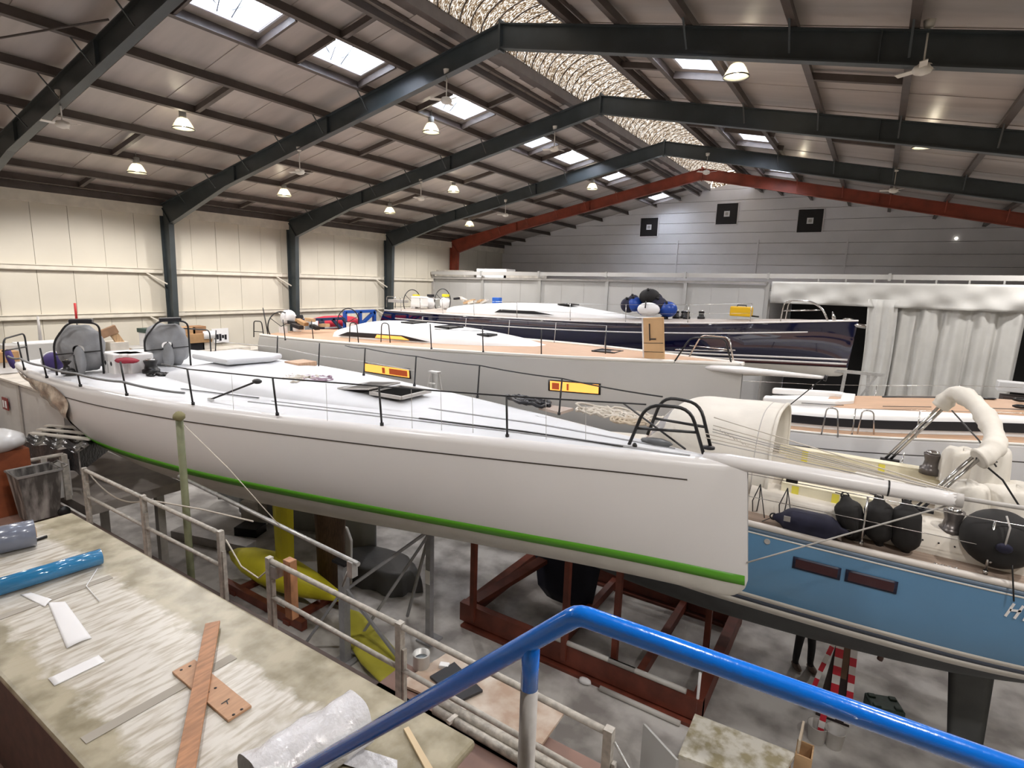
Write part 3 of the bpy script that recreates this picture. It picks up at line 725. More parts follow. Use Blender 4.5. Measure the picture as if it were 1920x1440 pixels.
# bowsprit with rigging lines
s0, s1 = MAIN.loc(0.965, 0.0, zd-0.01), Vector((1.07, 8.18, H-2.36))
mb = MB(); mb.tube([s0, s0.lerp(s1, 0.12), s0.lerp(s1, 0.3), s0.lerp(s1, 0.95), s1], [0.07, 0.105, 0.105, 0.095, 0.085], 14); sp = mb.build('bowsprit', M_white, MAIN.t)
MB().tube([s1-Vector((0.05, 0, 0)), s1+Vector((0.07, 0.003, 0))], 0.088, 12).build('sprit_end_cap', M_grey, sp)
MB().tube([s0.lerp(s1, 0.765), s0.lerp(s1, 0.772)], 0.101, 14).build('sprit_band', M_black, sp)
MB().tube([s1+Vector((0, 0, 0.03)), s1+Vector((0.75, 0.08, 0.03))], 0.028, 8).build('sprit_pole', M_grey, sp)
MB().box(s0.lerp(s1, 0.40)-Vector((0, 0, 0.12)), (0.14, 0.04, 0.05)).build('sprit_cleat', M_black, sp)
for k, (h0, h1, f) in enumerate(((0.30, 0.10, 0.96), (0.36, 0.10, 0.97), (0.26, 0.105, 0.9), (0.48, 0.11, 0.99), (0.10, 0.10, 0.75))):
    MAIN.line([Vector(fb1)+Vector((0.0, 0, h0)), s0.lerp(s1, f)+Vector((0, 0, h1))], M_rope if k % 2 else M_grey, 0.008, 'rigging_line')
for k in range(2):
    MAIN.line([Vector(nb1)+Vector((0, 0.02, 0.3-0.06*k)), s0.lerp(s1, 0.9)+Vector((0, -0.02, 0.11))], M_rope, 0.008, 'rigging_line')
MB().tube([Vector(fb1)+Vector((0.1+0.02*i, 0.02*math.sin(i*2.1), 0.30-0.008*i+0.02*math.cos(i*2.1))) for i in range(22)], 0.008, 5).build('rope_lashing', M_rope, MAIN.t)
# foredeck boat-hook pole, blocks, cleats
MAIN.pipe('furling_pole', [P(1170, 757, z=zd+0.42), P(1285, 842, z=zd+0.03)], M_black, 0.016)
MB().lathe([(0.02, 0), (0.09, 0.01), (0.09, 0.04), (0.02, 0.05)], Vector(fb1)+Vector((-0.02, -0.06, 0)), n=12).build('deck_fitting', M_dark, MAIN.t)
MB().blob(P(1230, 829, z=zd+0.06), (0.26, 0.12, 0.06), 12, 6, 0.08).build('anchor_block', mat('dark_grey_fitting', (0.10, 0.105, 0.11), 0.4), MAIN.t)
MB().blob(P(1190, 836, z=zd+0.04), (0.04, 0.03, 0.05), 8, 5).build('pad_eye', M_black, MAIN.t)
# yellow fin keel and bulb, rudder
fz0, fz1 = H-4.4, 0.7
kx = MAIN.uof((-10.85, 7.4))[0]
mb = MB(); kp = MAIN.loc(kx, 0.0, 0)
prof = [(0.34, 0), (0.2, 0.06), (0, 0.075), (-0.2, 0.05), (-0.36, 0), (-0.2, -0.05), (0, -0.075), (0.2, -0.06)]
o = 0
for z, k in ((fz0, 1.1), (fz1, 0.9)):
    for a, b in prof: mb.v.append(kp + MAIN.d*(a*k) + MAIN.n*(b*k) + Vector((0, 0, z)))
for i in range(8): mb.face((i, (i+1) % 8, 8+(i+1) % 8, 8+i), False)
mb.build('keel_fin', M_yellow, MAIN.t)
bp = [(-2.1, .02), (-1.8, .18), (-1.3, .32), (-.6, .40), (.1, .39), (.8, .30), (1.5, .15), (2.1, .02)]
mb = MB(); mb.tube([kp+MAIN.d*a+Vector((0, 0, 0.50)) for a, r in bp], [r for a, r in bp], 18); mb.build('keel_bulb', M_yellow, MAIN.t)
def foil(c, d, n, chord, zt, zb, th=0.10, rakex=0.0, round_=True):
    mb = MB(); rows = 8
    for i in range(rows+1):
        f = i/rows; z = lerp(zt, zb, f); k = chord*(1-0.25*f)*(1 if f < 0.85 or not round_ else 1-0.35*((f-.85)/.15)**2)
        for a, b in prof: mb.v.append(Vector((c[0], c[1], 0)) + Vector(d)*(a/0.72*k+rakex*f) + Vector(n)*(b/0.15*th*(1-0.4*f)) + Vector((0, 0, z)))
    for r in range(rows):
        for i in range(8): mb.face((r*8+i, r*8+(i+1) % 8, r*8+8+(i+1) % 8, r*8+8+i), True)
    mb.face(range(rows*8, rows*8+8)); return mb
foil(MAIN.loc(0.17, 1.0, 0), MAIN.d, MAIN.n, 0.5, H-3.7, H-6.0).build('rudder', M_under, MAIN.t)
# ---- second yacht: grey-white hull, teak deck
def zlin(a, b): return [(0, a), (1, b)]
M_hull2 = mat('light_grey_gelcoat', (0.52, 0.51, 0.49), 0.22, var=0.01, scale=1)
B2 = Boat('grey_white_teak_yacht', 'grey white sailing yacht with teak deck and two lit orange hull windows', (-18.95, 14.4), (-2.5, 14.3),
    [(0, 1.95), (.1, 2.2), (.25, 2.4), (.45, 2.4), (.6, 2.15), (.75, 1.6), (.88, .85), (.96, .32), (1, .05)],
    [(0, H-2.2), (.5, H-1.95), (1, H-1.76)], [(0, H-3.3), (.2, H-3.9), (.5, H-4.4), (.8, H-4.3), (1, H-3.9)], [(0, 3.2), (.5, 3), (1, 2.4)], rake=-0.5, gr=0.06, foot=0.5)
B2.shell('hull', M_hull2, B2.zs, lambda u: -99, top=True, rows=22)
B2.decking(M_teak)
M_toe = mat('white_toe_rail', (0.85, 0.82, 0.77), 0.4)
def toe(b, m=M_toe, r=0.05, name='toe_rail'):
    for side in (-1, 1):
        MB().tube([b.pt(u, side, b.zs(u)-0.01, 0.0)+Vector((0, 0, 0.03)) for u in b.us], r, 6).build(name, m, b.t)
toe(B2)
M_roofw = mat('white_coachroof', (0.84, 0.83, 0.82), 0.45)
B2.mound('coachroof', M_roofw, 0.20, 0.66, [(0, 1.35), (.4, 1.35), (.8, 1.0), (1, .35)], [(0, .30), (.15, .52), (.55, .42), (.85, .20), (1, .02)], 3.0)
# side windows on coachroof and hull
def hullwin(b, u0, u1, zt, zb, m, side=-1, name='hull_window', off=0.012, frame=None):
    fr = None
    if frame: fr = b.stripe(name, frame, lambda u: zt(u)+0.03, lambda u: zb(u)-0.03, u0-0.003, u1+0.003, off, near=side < 0, far=side > 0, n=8)
    mb = MB(); n = 8
    for i in range(n+1):
        u = lerp(u0, u1, i/n); mb.v += [b.pt(u, side, zt(u), off+0.008), b.pt(u, side, zb(u), off+0.008)]
    for i in range(n): mb.face((2*i, 2*i+1, 2*i+3, 2*i+2))
    return mb.build('window_pane' if fr else name, m, fr or b.t, solid=0.006)
M_lit = emit_mat('lit_cabin_glow', (1.0, 0.42, 0.08), 1.1)
M_litred = emit_mat('lit_cabin_timber', (0.35, 0.06, 0.015), 0.5)
for (pa, pb, pc) in (((687, 681), (768, 693), 15.5), ((1024, 716), (1104, 727), 14.5)):
    ya = 12.0 if pa[0] < 800 else 12.45
    a, b_ = P(*pa, y=ya), P(*pb, y=ya); ua, ub = B2.uof(a)[0], B2.uof(b_)[0]
    zt = lambda u, a=a, b_=b_, ua=ua, ub=ub: lerp(a.z, b_.z, (u-ua)/(ub-ua)); zb = lambda u, zt=zt: zt(u)-0.24
    hw = hullwin(B2, ua, ub, zt, zb, M_lit, frame=M_black)
    for f0, f1 in (((0.42, 0.48), (0.58, 0.97)) if pa[0] < 800 else ((0.05, 0.20), (0.36, 0.40))):
        hullwin(B2, lerp(ua, ub, f0), lerp(ua, ub, f1), lambda u: zt(u)-0.04, lambda u: zb(u)+0.03, M_litred, off=0.03, name='cabin_detail')
# dark wedge window in coachroof side
mb = MB(); c0, c1, c2, c3 = (B2.loc(u, t, None, dz) for u, t, dz in ((0.22, -1.36, .06), (0.25, -1.36, .20), (0.40, -1.36, .20), (0.47, -1.30, .04)))
mb.prism([c0, c1, c2, c3], (0, -0.03, 0)); w = mb.build('cabin_window', M_dark, B2.t)
mb = MB(); q = [B2.loc(u, t, None, dz)-Vector((0, .035, 0)) for u, t, dz in ((0.33, -1.36, .07), (0.335, -1.36, .17), (0.40, -1.36, .165), (0.42, -1.34, .06))]; mb.prism(q, (0, -0.01, 0)); mb.build('lit_pane', M_lit, w)
for u, t, sx, sy in ((0.36, -0.1, .5, .7), (0.455, -0.15, .55, .75), (0.555, -.35, .4, .45), (0.79, -0.15, .62, .62)):
    zz = {0.36: .50, 0.455: .42, 0.555: .26, 0.79: 0.0}[u]
    hatch(B2, B2.loc(u, t, None, zz-0.03), sy, sx)
for t in (-0.75, 0.5): deck_strip(B2, 'handrail', 0.45, 0.56, t, t*0.85, 0.04, M_black, 0.40 if t > 0 else 0.38)
for px, py in ((809, 655), (906, 661), (1015, 667), (1135, 671)):
    B2.stan(P(px, py, z=B2.zs(0.55)+0.06), M_black, 0.70, 0.016)
for px, py in ((535, 638), (588, 641)): B2.stan(P(px, py, z=H-2.15), M_black, 0.70, 0.016)
for px in (655, 714):
    q = P(px, 648, z=H-2.08); B2.pipe('gate_hoop', [q, q+Vector((0.05, 0, 0.72)), q+Vector((0.35, 0, 0.72)), q+Vector((0.42, 0, 0))], M_black, 0.016, 0.12)
stf = [B2.loc(u, interp(B2.hb, u)-0.12) for u in (0.25, 0.38, 0.5, 0.62, 0.74)]
ft = [B2.stan(q, M_grey, 0.66, 0.012) for q in stf]; B2.line(ft, M_grey, 0.005); 
nt_ = [P(809, 655, z=B2.zs(0.55)+0.74), P(906, 661, z=B2.zs(0.55)+0.74), P(1015, 667, z=B2.zs(0.55)+0.74), P(1135, 671, z=B2.zs(0.55)+0.74)]
B2.line(nt_, M_grey, 0.005)
# bow pulpit
for sgn, t0 in ((-1, -0.55), (1, 0.5)):
    a, b_ = B2.loc(0.91, t0*1.2), B2.loc(0.985, t0*0.25); B2.pipe('pulpit', [a, a.lerp(b_, 0.25)+Vector((0, 0, .62)), a.lerp(b_, 0.85)+Vector((0, 0, .62)), b_], M_black if sgn < 0 else M_chrome, 0.02, 0.15)
    B2.pipe('pulpit_rail', [a+Vector((0, 0, .32)), b_+Vector((0, 0, .32))], M_chrome, 0.014)
# white wing-shaped bowsprit
mb = MB(); a, b_ = P(1300, 686, y=14.0), P(1545, 708, y=14.25)
mb.tube([a, a.lerp(b_, .15), a.lerp(b_, .4), a.lerp(b_, .95), b_], [0.02, 0.14, 0.16, 0.075, 0.06], 14, flat=0.55); sp2 = mb.build('bowsprit', M_white, B2.t)
MB().tube([b_, b_+Vector((0.06, 0, -0.01))], 0.07, 10).build('sprit_end_cap', M_dark, sp2)
B2.line([b_, P(1480, 760, y=14.1), P(1400, 850, y=13.9)], M_black, 0.012, 'bobstay')
# steering wheels
def wheel(boat, c, R, m=M_black, name='steering_wheel'):
    c = Vector(c); pts = arc(c, R, 0, 2*math.pi, 28, boat.n, Vector((0, 0, 1)))[:-1]
    o = MB().tube(pts, 0.022, 8, closed=True).build(name, m, boat.t)
    for k in range(3):
        a = k*2.1+0.4; MB().tube([c, c+boat.n*(R*math.cos(a))+Vector((0, 0, R*math.sin(a)))], 0.012, 6).build('spoke', m, o)
    mb = MB(); mb.beam(c-Vector((0, 0, R*0.95))+boat.d*0.15, c+boat.d*0.12, 0.16, 0.3); mb.build('pedestal', M_white, boat.t)
for q, yy in (((527, 612), 13.2), ((653, 604), 15.6)): wheel(B2, P(*q, y=yy), 0.55)
# red-brown tender bits and gear in cockpit follow below
# ---- navy yacht at the back
M_navy = mat('navy_gloss_hull', (0.004, 0.005, 0.03), 0.06, coat=1.0, spec=0.6)
B3 = Boat('navy_yacht', 'glossy navy blue sailing yacht with white stripes, farthest back', (-19.7, 21.5), (-0.42, 21.5),
    [(0, 2.0), (.15, 2.35), (.4, 2.45), (.6, 2.2), (.78, 1.55), (.9, .75), (.97, .25), (1, .04)],
    [(0, H-1.50), (.5, H-1.38), (.75, H-1.2), (1, H-0.88)], [(0, H-2.9), (.2, H-3.2), (.5, H-3.6), (.8, H-3.1), (1, H-2.7)], [(0, 2.8), (.5, 2.7), (1, 1.9)], rake=-0.9, brake=0.12, gr=0.03, foot=0.25)
w3 = lambda u: lerp(H-2.75, H-2.42, u)
B3.shell('hull_topsides', M_navy, B3.zs, w3, top=True); B3.shell('hull_underbody', M_under, w3, lambda u: -99)
M_ws = mat('white_stripe', (0.85, 0.83, 0.82), 0.35)
B3.stripe('cove_line', M_ws, lambda u: B3.zs(u)-0.30, lambda u: B3.zs(u)-0.345, 0.05, 0.93)
for k in (0, 1): B3.stripe('boot_stripe', M_ws if True else M_red, lambda u: w3(u)+0.30-0.14*k, lambda u: w3(u)+0.235-0.14*k, 0.0, 0.997)
B3.stripe('boot_stripe', mat('maroon_stripe', (0.05, 0.006, 0.008), 0.4), lambda u: w3(u)+0.09, lambda u: w3(u)+0.02, 0.0, 0.997)
B3.decking(mat('grey_teak_deck', (0.42, 0.37, 0.33), 0.7, var=0.08, scale=3))
toe(B3, M_ws, 0.03)
B3.mound('coachroof', M_roofw, 0.17, 0.62, [(0, 1.4), (.5, 1.4), (.85, .9), (1, .3)], [(0, .25), (.2, .42), (.55, .50), (.85, .22), (1, .0)], 3.2)
mb = MB(); mb.prism([B3.loc(u, t, None, dz) for u, t, dz in ((0.31, -1.42, .10), (0.325, -1.42, .24), (0.41, -1.42, .23), (0.46, -1.38, .10))], (0, -0.03, 0)); mb.build('cabin_window', M_dark, B3.t)
hatch(B3, B3.loc(0.46, -0.2, None, .46), .7, .6)
for u in (0.06, 0.13, 0.20, 0.29, 0.40, 0.52, 0.63, 0.74, 0.84):
    B3.stan(B3.loc(u, -B3.B(u)+0.08), M_chrome, 0.66, 0.014); 
lt = [B3.loc(u, -B3.B(u)+0.08, None, 0.65) for u in (0.06, 0.13, 0.20, 0.29, 0.40, 0.52, 0.63, 0.74, 0.84)]
B3.line(lt, M_chrome, 0.006); B3.line([q-Vector((0, 0, .32)) for q in lt], M_chrome, 0.005)
for s_ in (-1, 1):
    a, b_ = B3.loc(0.885, s_*0.6), B3.loc(0.955, s_*0.14)
    B3.pipe('pulpit', [a, a+Vector((0.05, 0, .68)), a.lerp(b_, .55)+Vector((0, 0, .66)), a.lerp(b_, .85)+Vector((0, 0, .42)), b_], M_chrome, 0.02, 0.2)
    B3.pipe('pulpit_rail', [a+Vector((0, 0, .34)), a.lerp(b_, .8)+Vector((0, 0, .34))], M_chrome, 0.014)
MB().blob(B3.loc(0.985, 0, None, 0.05), (0.16, 0.08, 0.05), 8, 5).build('anchor_roller', M_chrome, B3.t); MB().tube([B3.loc(0.985, 0, None, -.1), B3.loc(1.012, 0, None, -.16)], 0.07, 8).build('stem_roller', M_chrome, B3.t)
MB().lathe([(.05, 0), (.06, .1), (.02, .3)], B3.loc(0.965, 0), (-0.3, 0, 1), 8).build('mooring_post', M_chrome, B3.t)
for q in ((773, 567), (830, 565)): wheel(B3, P(*q, y=21.0 if q[0] < 800 else 22.2), 0.62)
for u, t in ((0.675, -.3), (0.69, .2), (0.715, -.1), (0.70, .5), (0.74, .1)): winch(B3.t, B3.loc(u, t), 0.13, 0.28)
MB().box(B3.loc(0.05, -0.6, None, 0.35), (0.7, 0.5, 0.5)).build('stern_locker', M_roofw, B3.t, bevel=0.04)
# ---- teak-decked yacht at right, beyond the blue one
B4 = Boat('white_teak_yacht', 'white sailing yacht with teak coachroof and long dark window, right behind the blue one', (-3.9, 16.7), (9.2, 16.7),
    [(0, 1.5), (.15, 1.8), (.4, 2.0), (.6, 1.85), (.8, 1.1), (.93, .4), (1, .05)],
    [(0, H-3.45), (.25, H-3.28), (.5, H-2.9), (1, H-2.4)], [(0, H-4.6), (.3, H-5.3), (.6, H-5.4), (1, H-4.6)], [(0, 3), (1, 2.4)], gr=0.05, foot=0.4, rake=0.3)
B4.shell('hull', M_white, B4.zs, lambda u: -99, top=True, rows=20)
B4.stripe('cove_line', mat('dark_cove_line', (0.05, 0.04, 0.035), 0.5), lambda u: B4.zs(u)-0.33, lambda u: B4.zs(u)-0.35, 0.02, 0.95)
B4.decking(M_teak); toe(B4, M_toe, 0.03)
B4.mound('coachroof', M_roofw, 0.13, 0.82, [(0, 1.35), (.4, 1.5), (.8, 1.0), (1, .4)], [(0, .36), (.1, .45), (.5, .44), (.85, .26), (1, .0)], 5.0)
B4.mound('coachroof_teak', M_teak, 0.20, 0.80, [(0, 1.15), (.4, 1.25), (.8, .8), (1, .3)], [(0, .40), (.1, .475), (.5, .465), (.85, .28), (1, .0)], 6.0)
mb = MB(); n = 12; top = [B4.loc(lerp(.15, .62, i/n), -smooth([(0, 1.39), (.4, 1.54), (.8, 1.04), (1, .44)], (lerp(.15, .62, i/n)-.13)/.69), None, 0.30) for i in range(n+1)]
for q in top: mb.v += [q-Vector((0, .0, 0)), q-Vector((0, 0.0, .20))]
for i in range(n): mb.face((2*i, 2*i+1, 2*i+3, 2*i+2))
mb.build('cabin_window', M_dark, B4.t, solid=0.03)
deck_strip(B4, 'roof_window', 0.33, 0.50, 0.55, 0.5, 0.26, M_dark, 0.475, 8); deck_strip(B4, 'roof_window', 0.60, 0.70, -0.3, -0.3, 0.3, M_dark, 0.43, 8)
deck_strip(B4, 'roof_window', 0.13, 0.19, -0.45, -0.45, 0.3, M_dark, 0.44, 4)
for u in (0.20, 0.33, 0.47, 0.62):
    deck_strip(B4, 'grab_rail', u, u+0.07, -1.0, -1.0, 0.035, M_black, 0.50, 4)
for s_ in (-1, 1): mb = MB(); mb.prism([B4.loc(u, t, None, 0.40) for u, t in ((.13, s_*.95), (.255, s_*.9), (.27, s_*.55), (.25, s_*.55), (.13, s_*.65))], (0, 0, .16)); mb.build('companionway_coaming', M_roofw, B4.t, bevel=0.04)
mb = MB(); mb.prism([B4.loc(u, t, None, 0.40) for u, t in ((.245, -.9), (.285, -.55), (.285, .55), (.245, .9), (.245, .6), (.262, .4), (.262, -.4), (.245, -.6))], (0, 0, .14)); mb.build('companionway_coaming', M_roofw, B4.t, bevel=0.02)
for q in ((1540, 815), (1606, 820)):
    c = P(*q, z=B4.zs(0.25)); B4.pipe('gate_hoop', [c, c+Vector((.04, 0, .66)), c+Vector((.26, 0, .66)), c+Vector((.34, 0, 0))], M_chrome, 0.016, 0.1)
tops = []
for u in (0.29, 0.38, 0.47, 0.56): tops.append(B4.stan(B4.loc(u, -B4.B(u)+0.06), M_chrome, 0.66, 0.014))
B4.line(tops, M_chrome, 0.006)
for u in (0.05, 0.14): B4.stan(B4.loc(u, -B4.B(u)+.06), M_chrome, 0.66, 0.014)
tops = [B4.stan(B4.loc(u, B4.B(u)-0.06), M_chrome, 0.66, 0.014) for u in (0.05, 0.2, 0.32, 0.46, 0.6)]; B4.line(tops, M_chrome, 0.006)
for u, t in ((.47, .9), (.53, 0.2), (.52, -.7)): MB().blob(B4.loc(u, t, None, .50), (.16, .05, .05), 8, 5).build('cleat', M_black, B4.t)
MB().blob(B4.loc(.58, .35, None, .50), (.34, .12, .05), 8, 5, .1).build('furling_block', M_black, B4.t)

# keels of the yachts behind stand on the floor
for b_, uu, zt_ in ((B2, .5, H-4.2), (B3, .5, H-3.4), (B4, .5, H-5.2)):
    foil(b_.loc(uu, 0, 0), b_.d, b_.n, 1.6, zt_, 0.05, 0.22).build('keel', M_under, b_.t)
# ---- light blue yacht in the right foreground
M_lb = mat('pale_blue_hull_paint', (0.12, 0.28, 0.48), 0.25, coat=0.3, var=0.05, scale=0.7)
zb5 = H-3.66
B5 = Boat('blue_yacht', 'light blue hulled sailing yacht with cream canvas hood and fenders at right', (4.8, 10.9), (-8.6, 10.9),
    [(0, 1.35), (.2, 1.75), (.45, 1.85), (.6, 1.75), (.75, 1.35), (.9, .6), (1, .04)],
    [(0, zb5), (1, zb5+0.1)], [(0, H-5.2), (.25, H-5.75), (.5, H-5.98), (.75, H-5.9), (1, H-5.3)], [(0, 2.4), (.5, 2.4), (1, 1.9)], rake=1.0, gr=0.03, foot=0.5, brake=0.6)
w5 = lambda u: lerp(H-5.10, H-5.22, u)
B5.shell('hull_topsides', M_lb, B5.zs, w5, top=True)
B5.shell('hull_underbody', mat('dark_grey_antifouling', (0.06, 0.065, 0.068), 0.6, var=0.1, scale=3), w5, lambda u: -99)
M_gs = mat('pale_grey_stripe', (0.72, 0.69, 0.64), 0.5)
B5.stripe('boot_stripe', M_gs, lambda u: w5(u)+0.32, lambda u: w5(u)+0.23, 0.0, 0.99); B5.stripe('boot_stripe', M_gs, lambda u: w5(u)+0.14, lambda u: w5(u)+0.0, 0.0, 0.99)
B5.stripe('dark_stripe', mat('slate_blue_stripe', (0.06, 0.075, 0.11), 0.4), lambda u: w5(u)+0.23, lambda u: w5(u)+0.14, 0.0, 0.99)
B5.stripe('rubbing_strake', M_toe, lambda u: B5.zs(u)-0.10, lambda u: B5.zs(u)-0.125, 0.02, 0.48)
B5.stripe('sheer_strake', mat('slate_sheer_strake', (0.17, 0.24, 0.34), 0.3), lambda u: B5.zs(u)-0.035, lambda u: B5.zs(u)-0.085, 0.02, 0.97)
B5.decking(mat('weathered_teak', (0.37, 0.28, 0.22), 0.75, var=0.15, scale=3, stretch=(0.6, 14, 1))); toe(B5, mat('cream_toe_rail', (0.72, 0.67, 0.62), 0.45), 0.05)
M_gel = mat('cream_gelcoat', (0.76, 0.71, 0.63), 0.35, var=0.03, scale=2)
B5.mound('coachroof', M_gel, 0.44, 0.86, [(0, 1.15), (.5, 1.05), (1, .35)], [(0, .50), (.3, .46), (.8, .25), (1, .02)], 4.0)
for s_ in (-1, 1):
    B5.mound('cockpit_coaming', M_gel, 0.04, 0.46, [(0, .26), (.5, .32), (1, .30)], [(0, .20), (.15, .36), (.8, .38), (1, .42)], 4.0, c=s_*1.08, nt=12, nu=16)
M_cock = mat('cockpit_sole_beige', (0.5, 0.44, 0.36), 0.6)
deck_strip(B5, 'cockpit_sole', 0.06, 0.44, 0, 0, 1.5, M_cock, 0.03, 8)
# hood: arched canvas over the companionway, open to the right
def hoodf(grow=0.0):
    def fn(a, b):
        x = lerp(-3.75, -1.15, a); h = smooth([(0, .10), (.25, .95), (.42, 1.22), (.7, 1.25), (1, 1.28)], a)+grow; wd = smooth([(0, .75), (.3, 1.15), (1, 1.22)], a)+grow
        q = 2*b-1; an = math.pi*b
        cx = -math.copysign(abs(math.cos(an))**0.62, math.cos(an)); cz = abs(math.sin(an))**0.62
        return Vector((x + (0.25*(1-cz) if a > 0.9 else 0)*0, 10.9+wd*cx, H-3.32+h*cz+0.012*math.sin(11*a+9*b)))
    return fn
hd = MB().grid(hoodf(), 26, 28).build('canvas_hood', M_cream, B5.t, solid=0.03)
f = hoodf(0.012)
MB().tube([f(1.0, j/28) for j in range(29)], 0.03, 8).build('hood_piping', M_cream, hd)
MB().tube([f(0.91, j/28) for j in range(29)], 0.008, 6).build('hood_seam', M_grey, hd)
g = hoodf(0.02)
MB().grid(lambda a, b: g(lerp(.04, .30, a), lerp(.22, .47, b)), 8, 8).build('hood_window', glass_mat('cloudy_vinyl', (0.5, 0.5, 0.52), 0.15, 0.75), hd)
MB().grid(lambda a, b: g(lerp(.04, .30, a), lerp(.53, .78, b)), 8, 8).build('hood_window', MATS['cloudy_vinyl'], hd)
# side skirt hanging from hood to the deck
mb = MB(); mb.grid(lambda a, b: Vector((lerp(-2.6, -1.15, a)+0.02*math.sin(9*b), 9.70-0.05*b+0.02*math.sin(8*a+5*b), lerp(H-3.25, H-3.60, b))), 10, 8); mb.build('hood_skirt', M_cream, hd, solid=0.015)
# protective boards taped along the coamings
M_cb = mat('cream_foam_board', (0.80, 0.74, 0.55), 0.6, var=0.05, scale=3)
for name, l, a, b, yy, hh in (('protection_board', 'long cream protection board with yellow tape beside the far cockpit coaming', (1463, 830), (1800, 905), 11.75, 0.36), ('protection_board', 'cream protection board with yellow tape on the near cockpit coaming', (1466, 903), (1640, 945), 9.72, 0.24)):
    p, q = P(*a, y=yy), P(*b, y=yy); q.z = p.z = (p.z+q.z)/2
    t = thing(name, l, 'board', p)
    MB().prism([p, q, q-Vector((0, 0, hh)), p-Vector((0, 0, hh))], (0, 0.05, 0)).build('panel', M_cb, t)
    MB().prism([p+Vector((0, -0.0, 0.004)), q+Vector((0, 0, 0.004)), q+Vector((0, .22, .004)), p+Vector((0, .22, .004))], (0, 0, 0.02)).build('top_panel', M_cb, t)
    for f_ in (0.16, 0.6):
        c = p.lerp(q, f_); MB().box(c+Vector((0, -0.006, -hh/2)), (0.10, 0.006, hh)).build('tape', M_tape, t)
# winches on coamings
winch(B5.t, P(1743, 888, y=11.75), 0.15, 0.36, mat('bronze_grey_winch', (0.16, 0.145, 0.14), 0.3, metal=0.6)); winch(B5.t, P(1782, 1003, y=9.72), 0.15, 0.36, MATS['bronze_grey_winch'])
for q in ((1730, 1012), (1760, 1018), (1790, 1025)): MB().lathe([(.012, 0), (.012, .01), (0.002, .011)], P(*q, y=9.52), (0, -1, 0), 8).build('snap_stud', M_dark, B5.t)
# canvas draped steering pods and seat covers
def drape(name, label, c, sx, sy, sz, m=M_cream, seed=0):
    c = Vector(c)
    def fn(a, b):
        an = 2*math.pi*a; k = b
        r = (1-(1-k)**3.0)**(1/3.0) if k < 1 else 1; z = (1-k**2.4)
        fl = 1+0.12*k*k*math.sin(7*an+seed)+0.05*k*math.sin(13*an+2*seed)
        return c+Vector((sx*r*fl*math.cos(an), sy*r*fl*math.sin(an), sz*z+0.02*math.sin(5*an+9*k)))
    return tag(MB().grid(fn, 40, 12).build(name, m), label, 'canvas cover', 'canvas covers in the blue yacht cockpit')
drape('canvas_cover', 'cream canvas cover over the far seat, beside the far winch', P(1795, 905, y=11.6), .27, .28, .58, seed=1)
drape('canvas_cover', 'tall cream canvas cover over the steering pod under the covered arch', P(1838, 985, y=10.8), .22, .30, 1.25, seed=2)
drape('canvas_cover', 'cream canvas cover below the sprit end, left of the steering pod', P(1800, 965, y=10.3), .30, .28, .5, seed=3)
drape('canvas_cover', 'bulky cream canvas cover at the right edge above the ball fender', P(1890, 985, y=10.6), .42, .4, .62, seed=4)
drape('canvas_cover', 'cream canvas heap on the cockpit seat behind the sprit', P(1640, 930, y=10.5), .45, .3, .3, seed=5)
# steering arch with wrapped top
fb, ftp, ntp, nb_ = P(1665, 860, y=12.3), P(1772, 757, y=12.2), P(1830, 858, y=9.9), P(1722, 952, y=9.75)
for a, b in ((fb, ftp), (nb_, ntp)):
    for o in (-0.04, 0.04): B5.pipe('arch_leg', [a+Vector((o, 0, 0)), b+Vector((o, 0, 0))], M_chrome, 0.025)
MB().box(fb-Vector((-.03, 0, .02)), (.3, .1, .04)).build('arch_foot', M_dark, B5.t); MB().box(nb_-Vector((-.03, 0, .02)), (.3, .1, .04)).build('arch_foot', M_dark, B5.t)
ctrl = [ftp-Vector((.06, 0, .06)), P(1790, 738, y=12.1), P(1822, 752, y=11.5), P(1850, 785, y=10.9), P(1866, 825, y=10.3), P(1855, 850, y=10.0), ntp-Vector((-.02, 0, .02))]
n = 40; cp = []
for i in range(n+1):
    f_ = i/n*(len(ctrl)-1); k = min(int(f_), len(ctrl)-2); tt = f_-k
    p0, p1, p2, p3 = ctrl[max(k-1, 0)], ctrl[k], ctrl[k+1], ctrl[min(k+2, len(ctrl)-1)]
    cp.append(0.5*((2*p1)+(p2-p0)*tt+(2*p0-5*p1+4*p2-p3)*tt*tt+(3*p1-p0-3*p2+p3)*tt**3))
MB().tube(cp, [0.135+0.012*math.sin(i*0.7)+0.008*math.sin(i*2.3+1)+0.006*math.sin(i*4.7) for i in range(n+1)], 14).build('arch_wrap', M_cream, B5.t)
B5.line([P(1785, 770, y=12.0), P(1835, 825, y=10.6), P(1868, 875, y=10.2)], M_black, 0.012, 'arch_stay'); B5.line([ntp, P(1880, 900, y=9.9), P(1915, 955, y=9.8)], M_black, 0.014, 'arch_stay'); B5.line([P(1850, 850, y=10), P(1885, 880, y=11)], M_black, 0.012, 'arch_stay')
B5.line([P(1690, 905, y=11.8), P(1760, 920, y=10.8), P(1920, 955, y=10.4)], M_rope, 0.012, 'sheet_rope')
B5.line([P(1410, 985, y=9.25), P(1460, 965, y=9.3)], M_black, 0.006, 'tie')
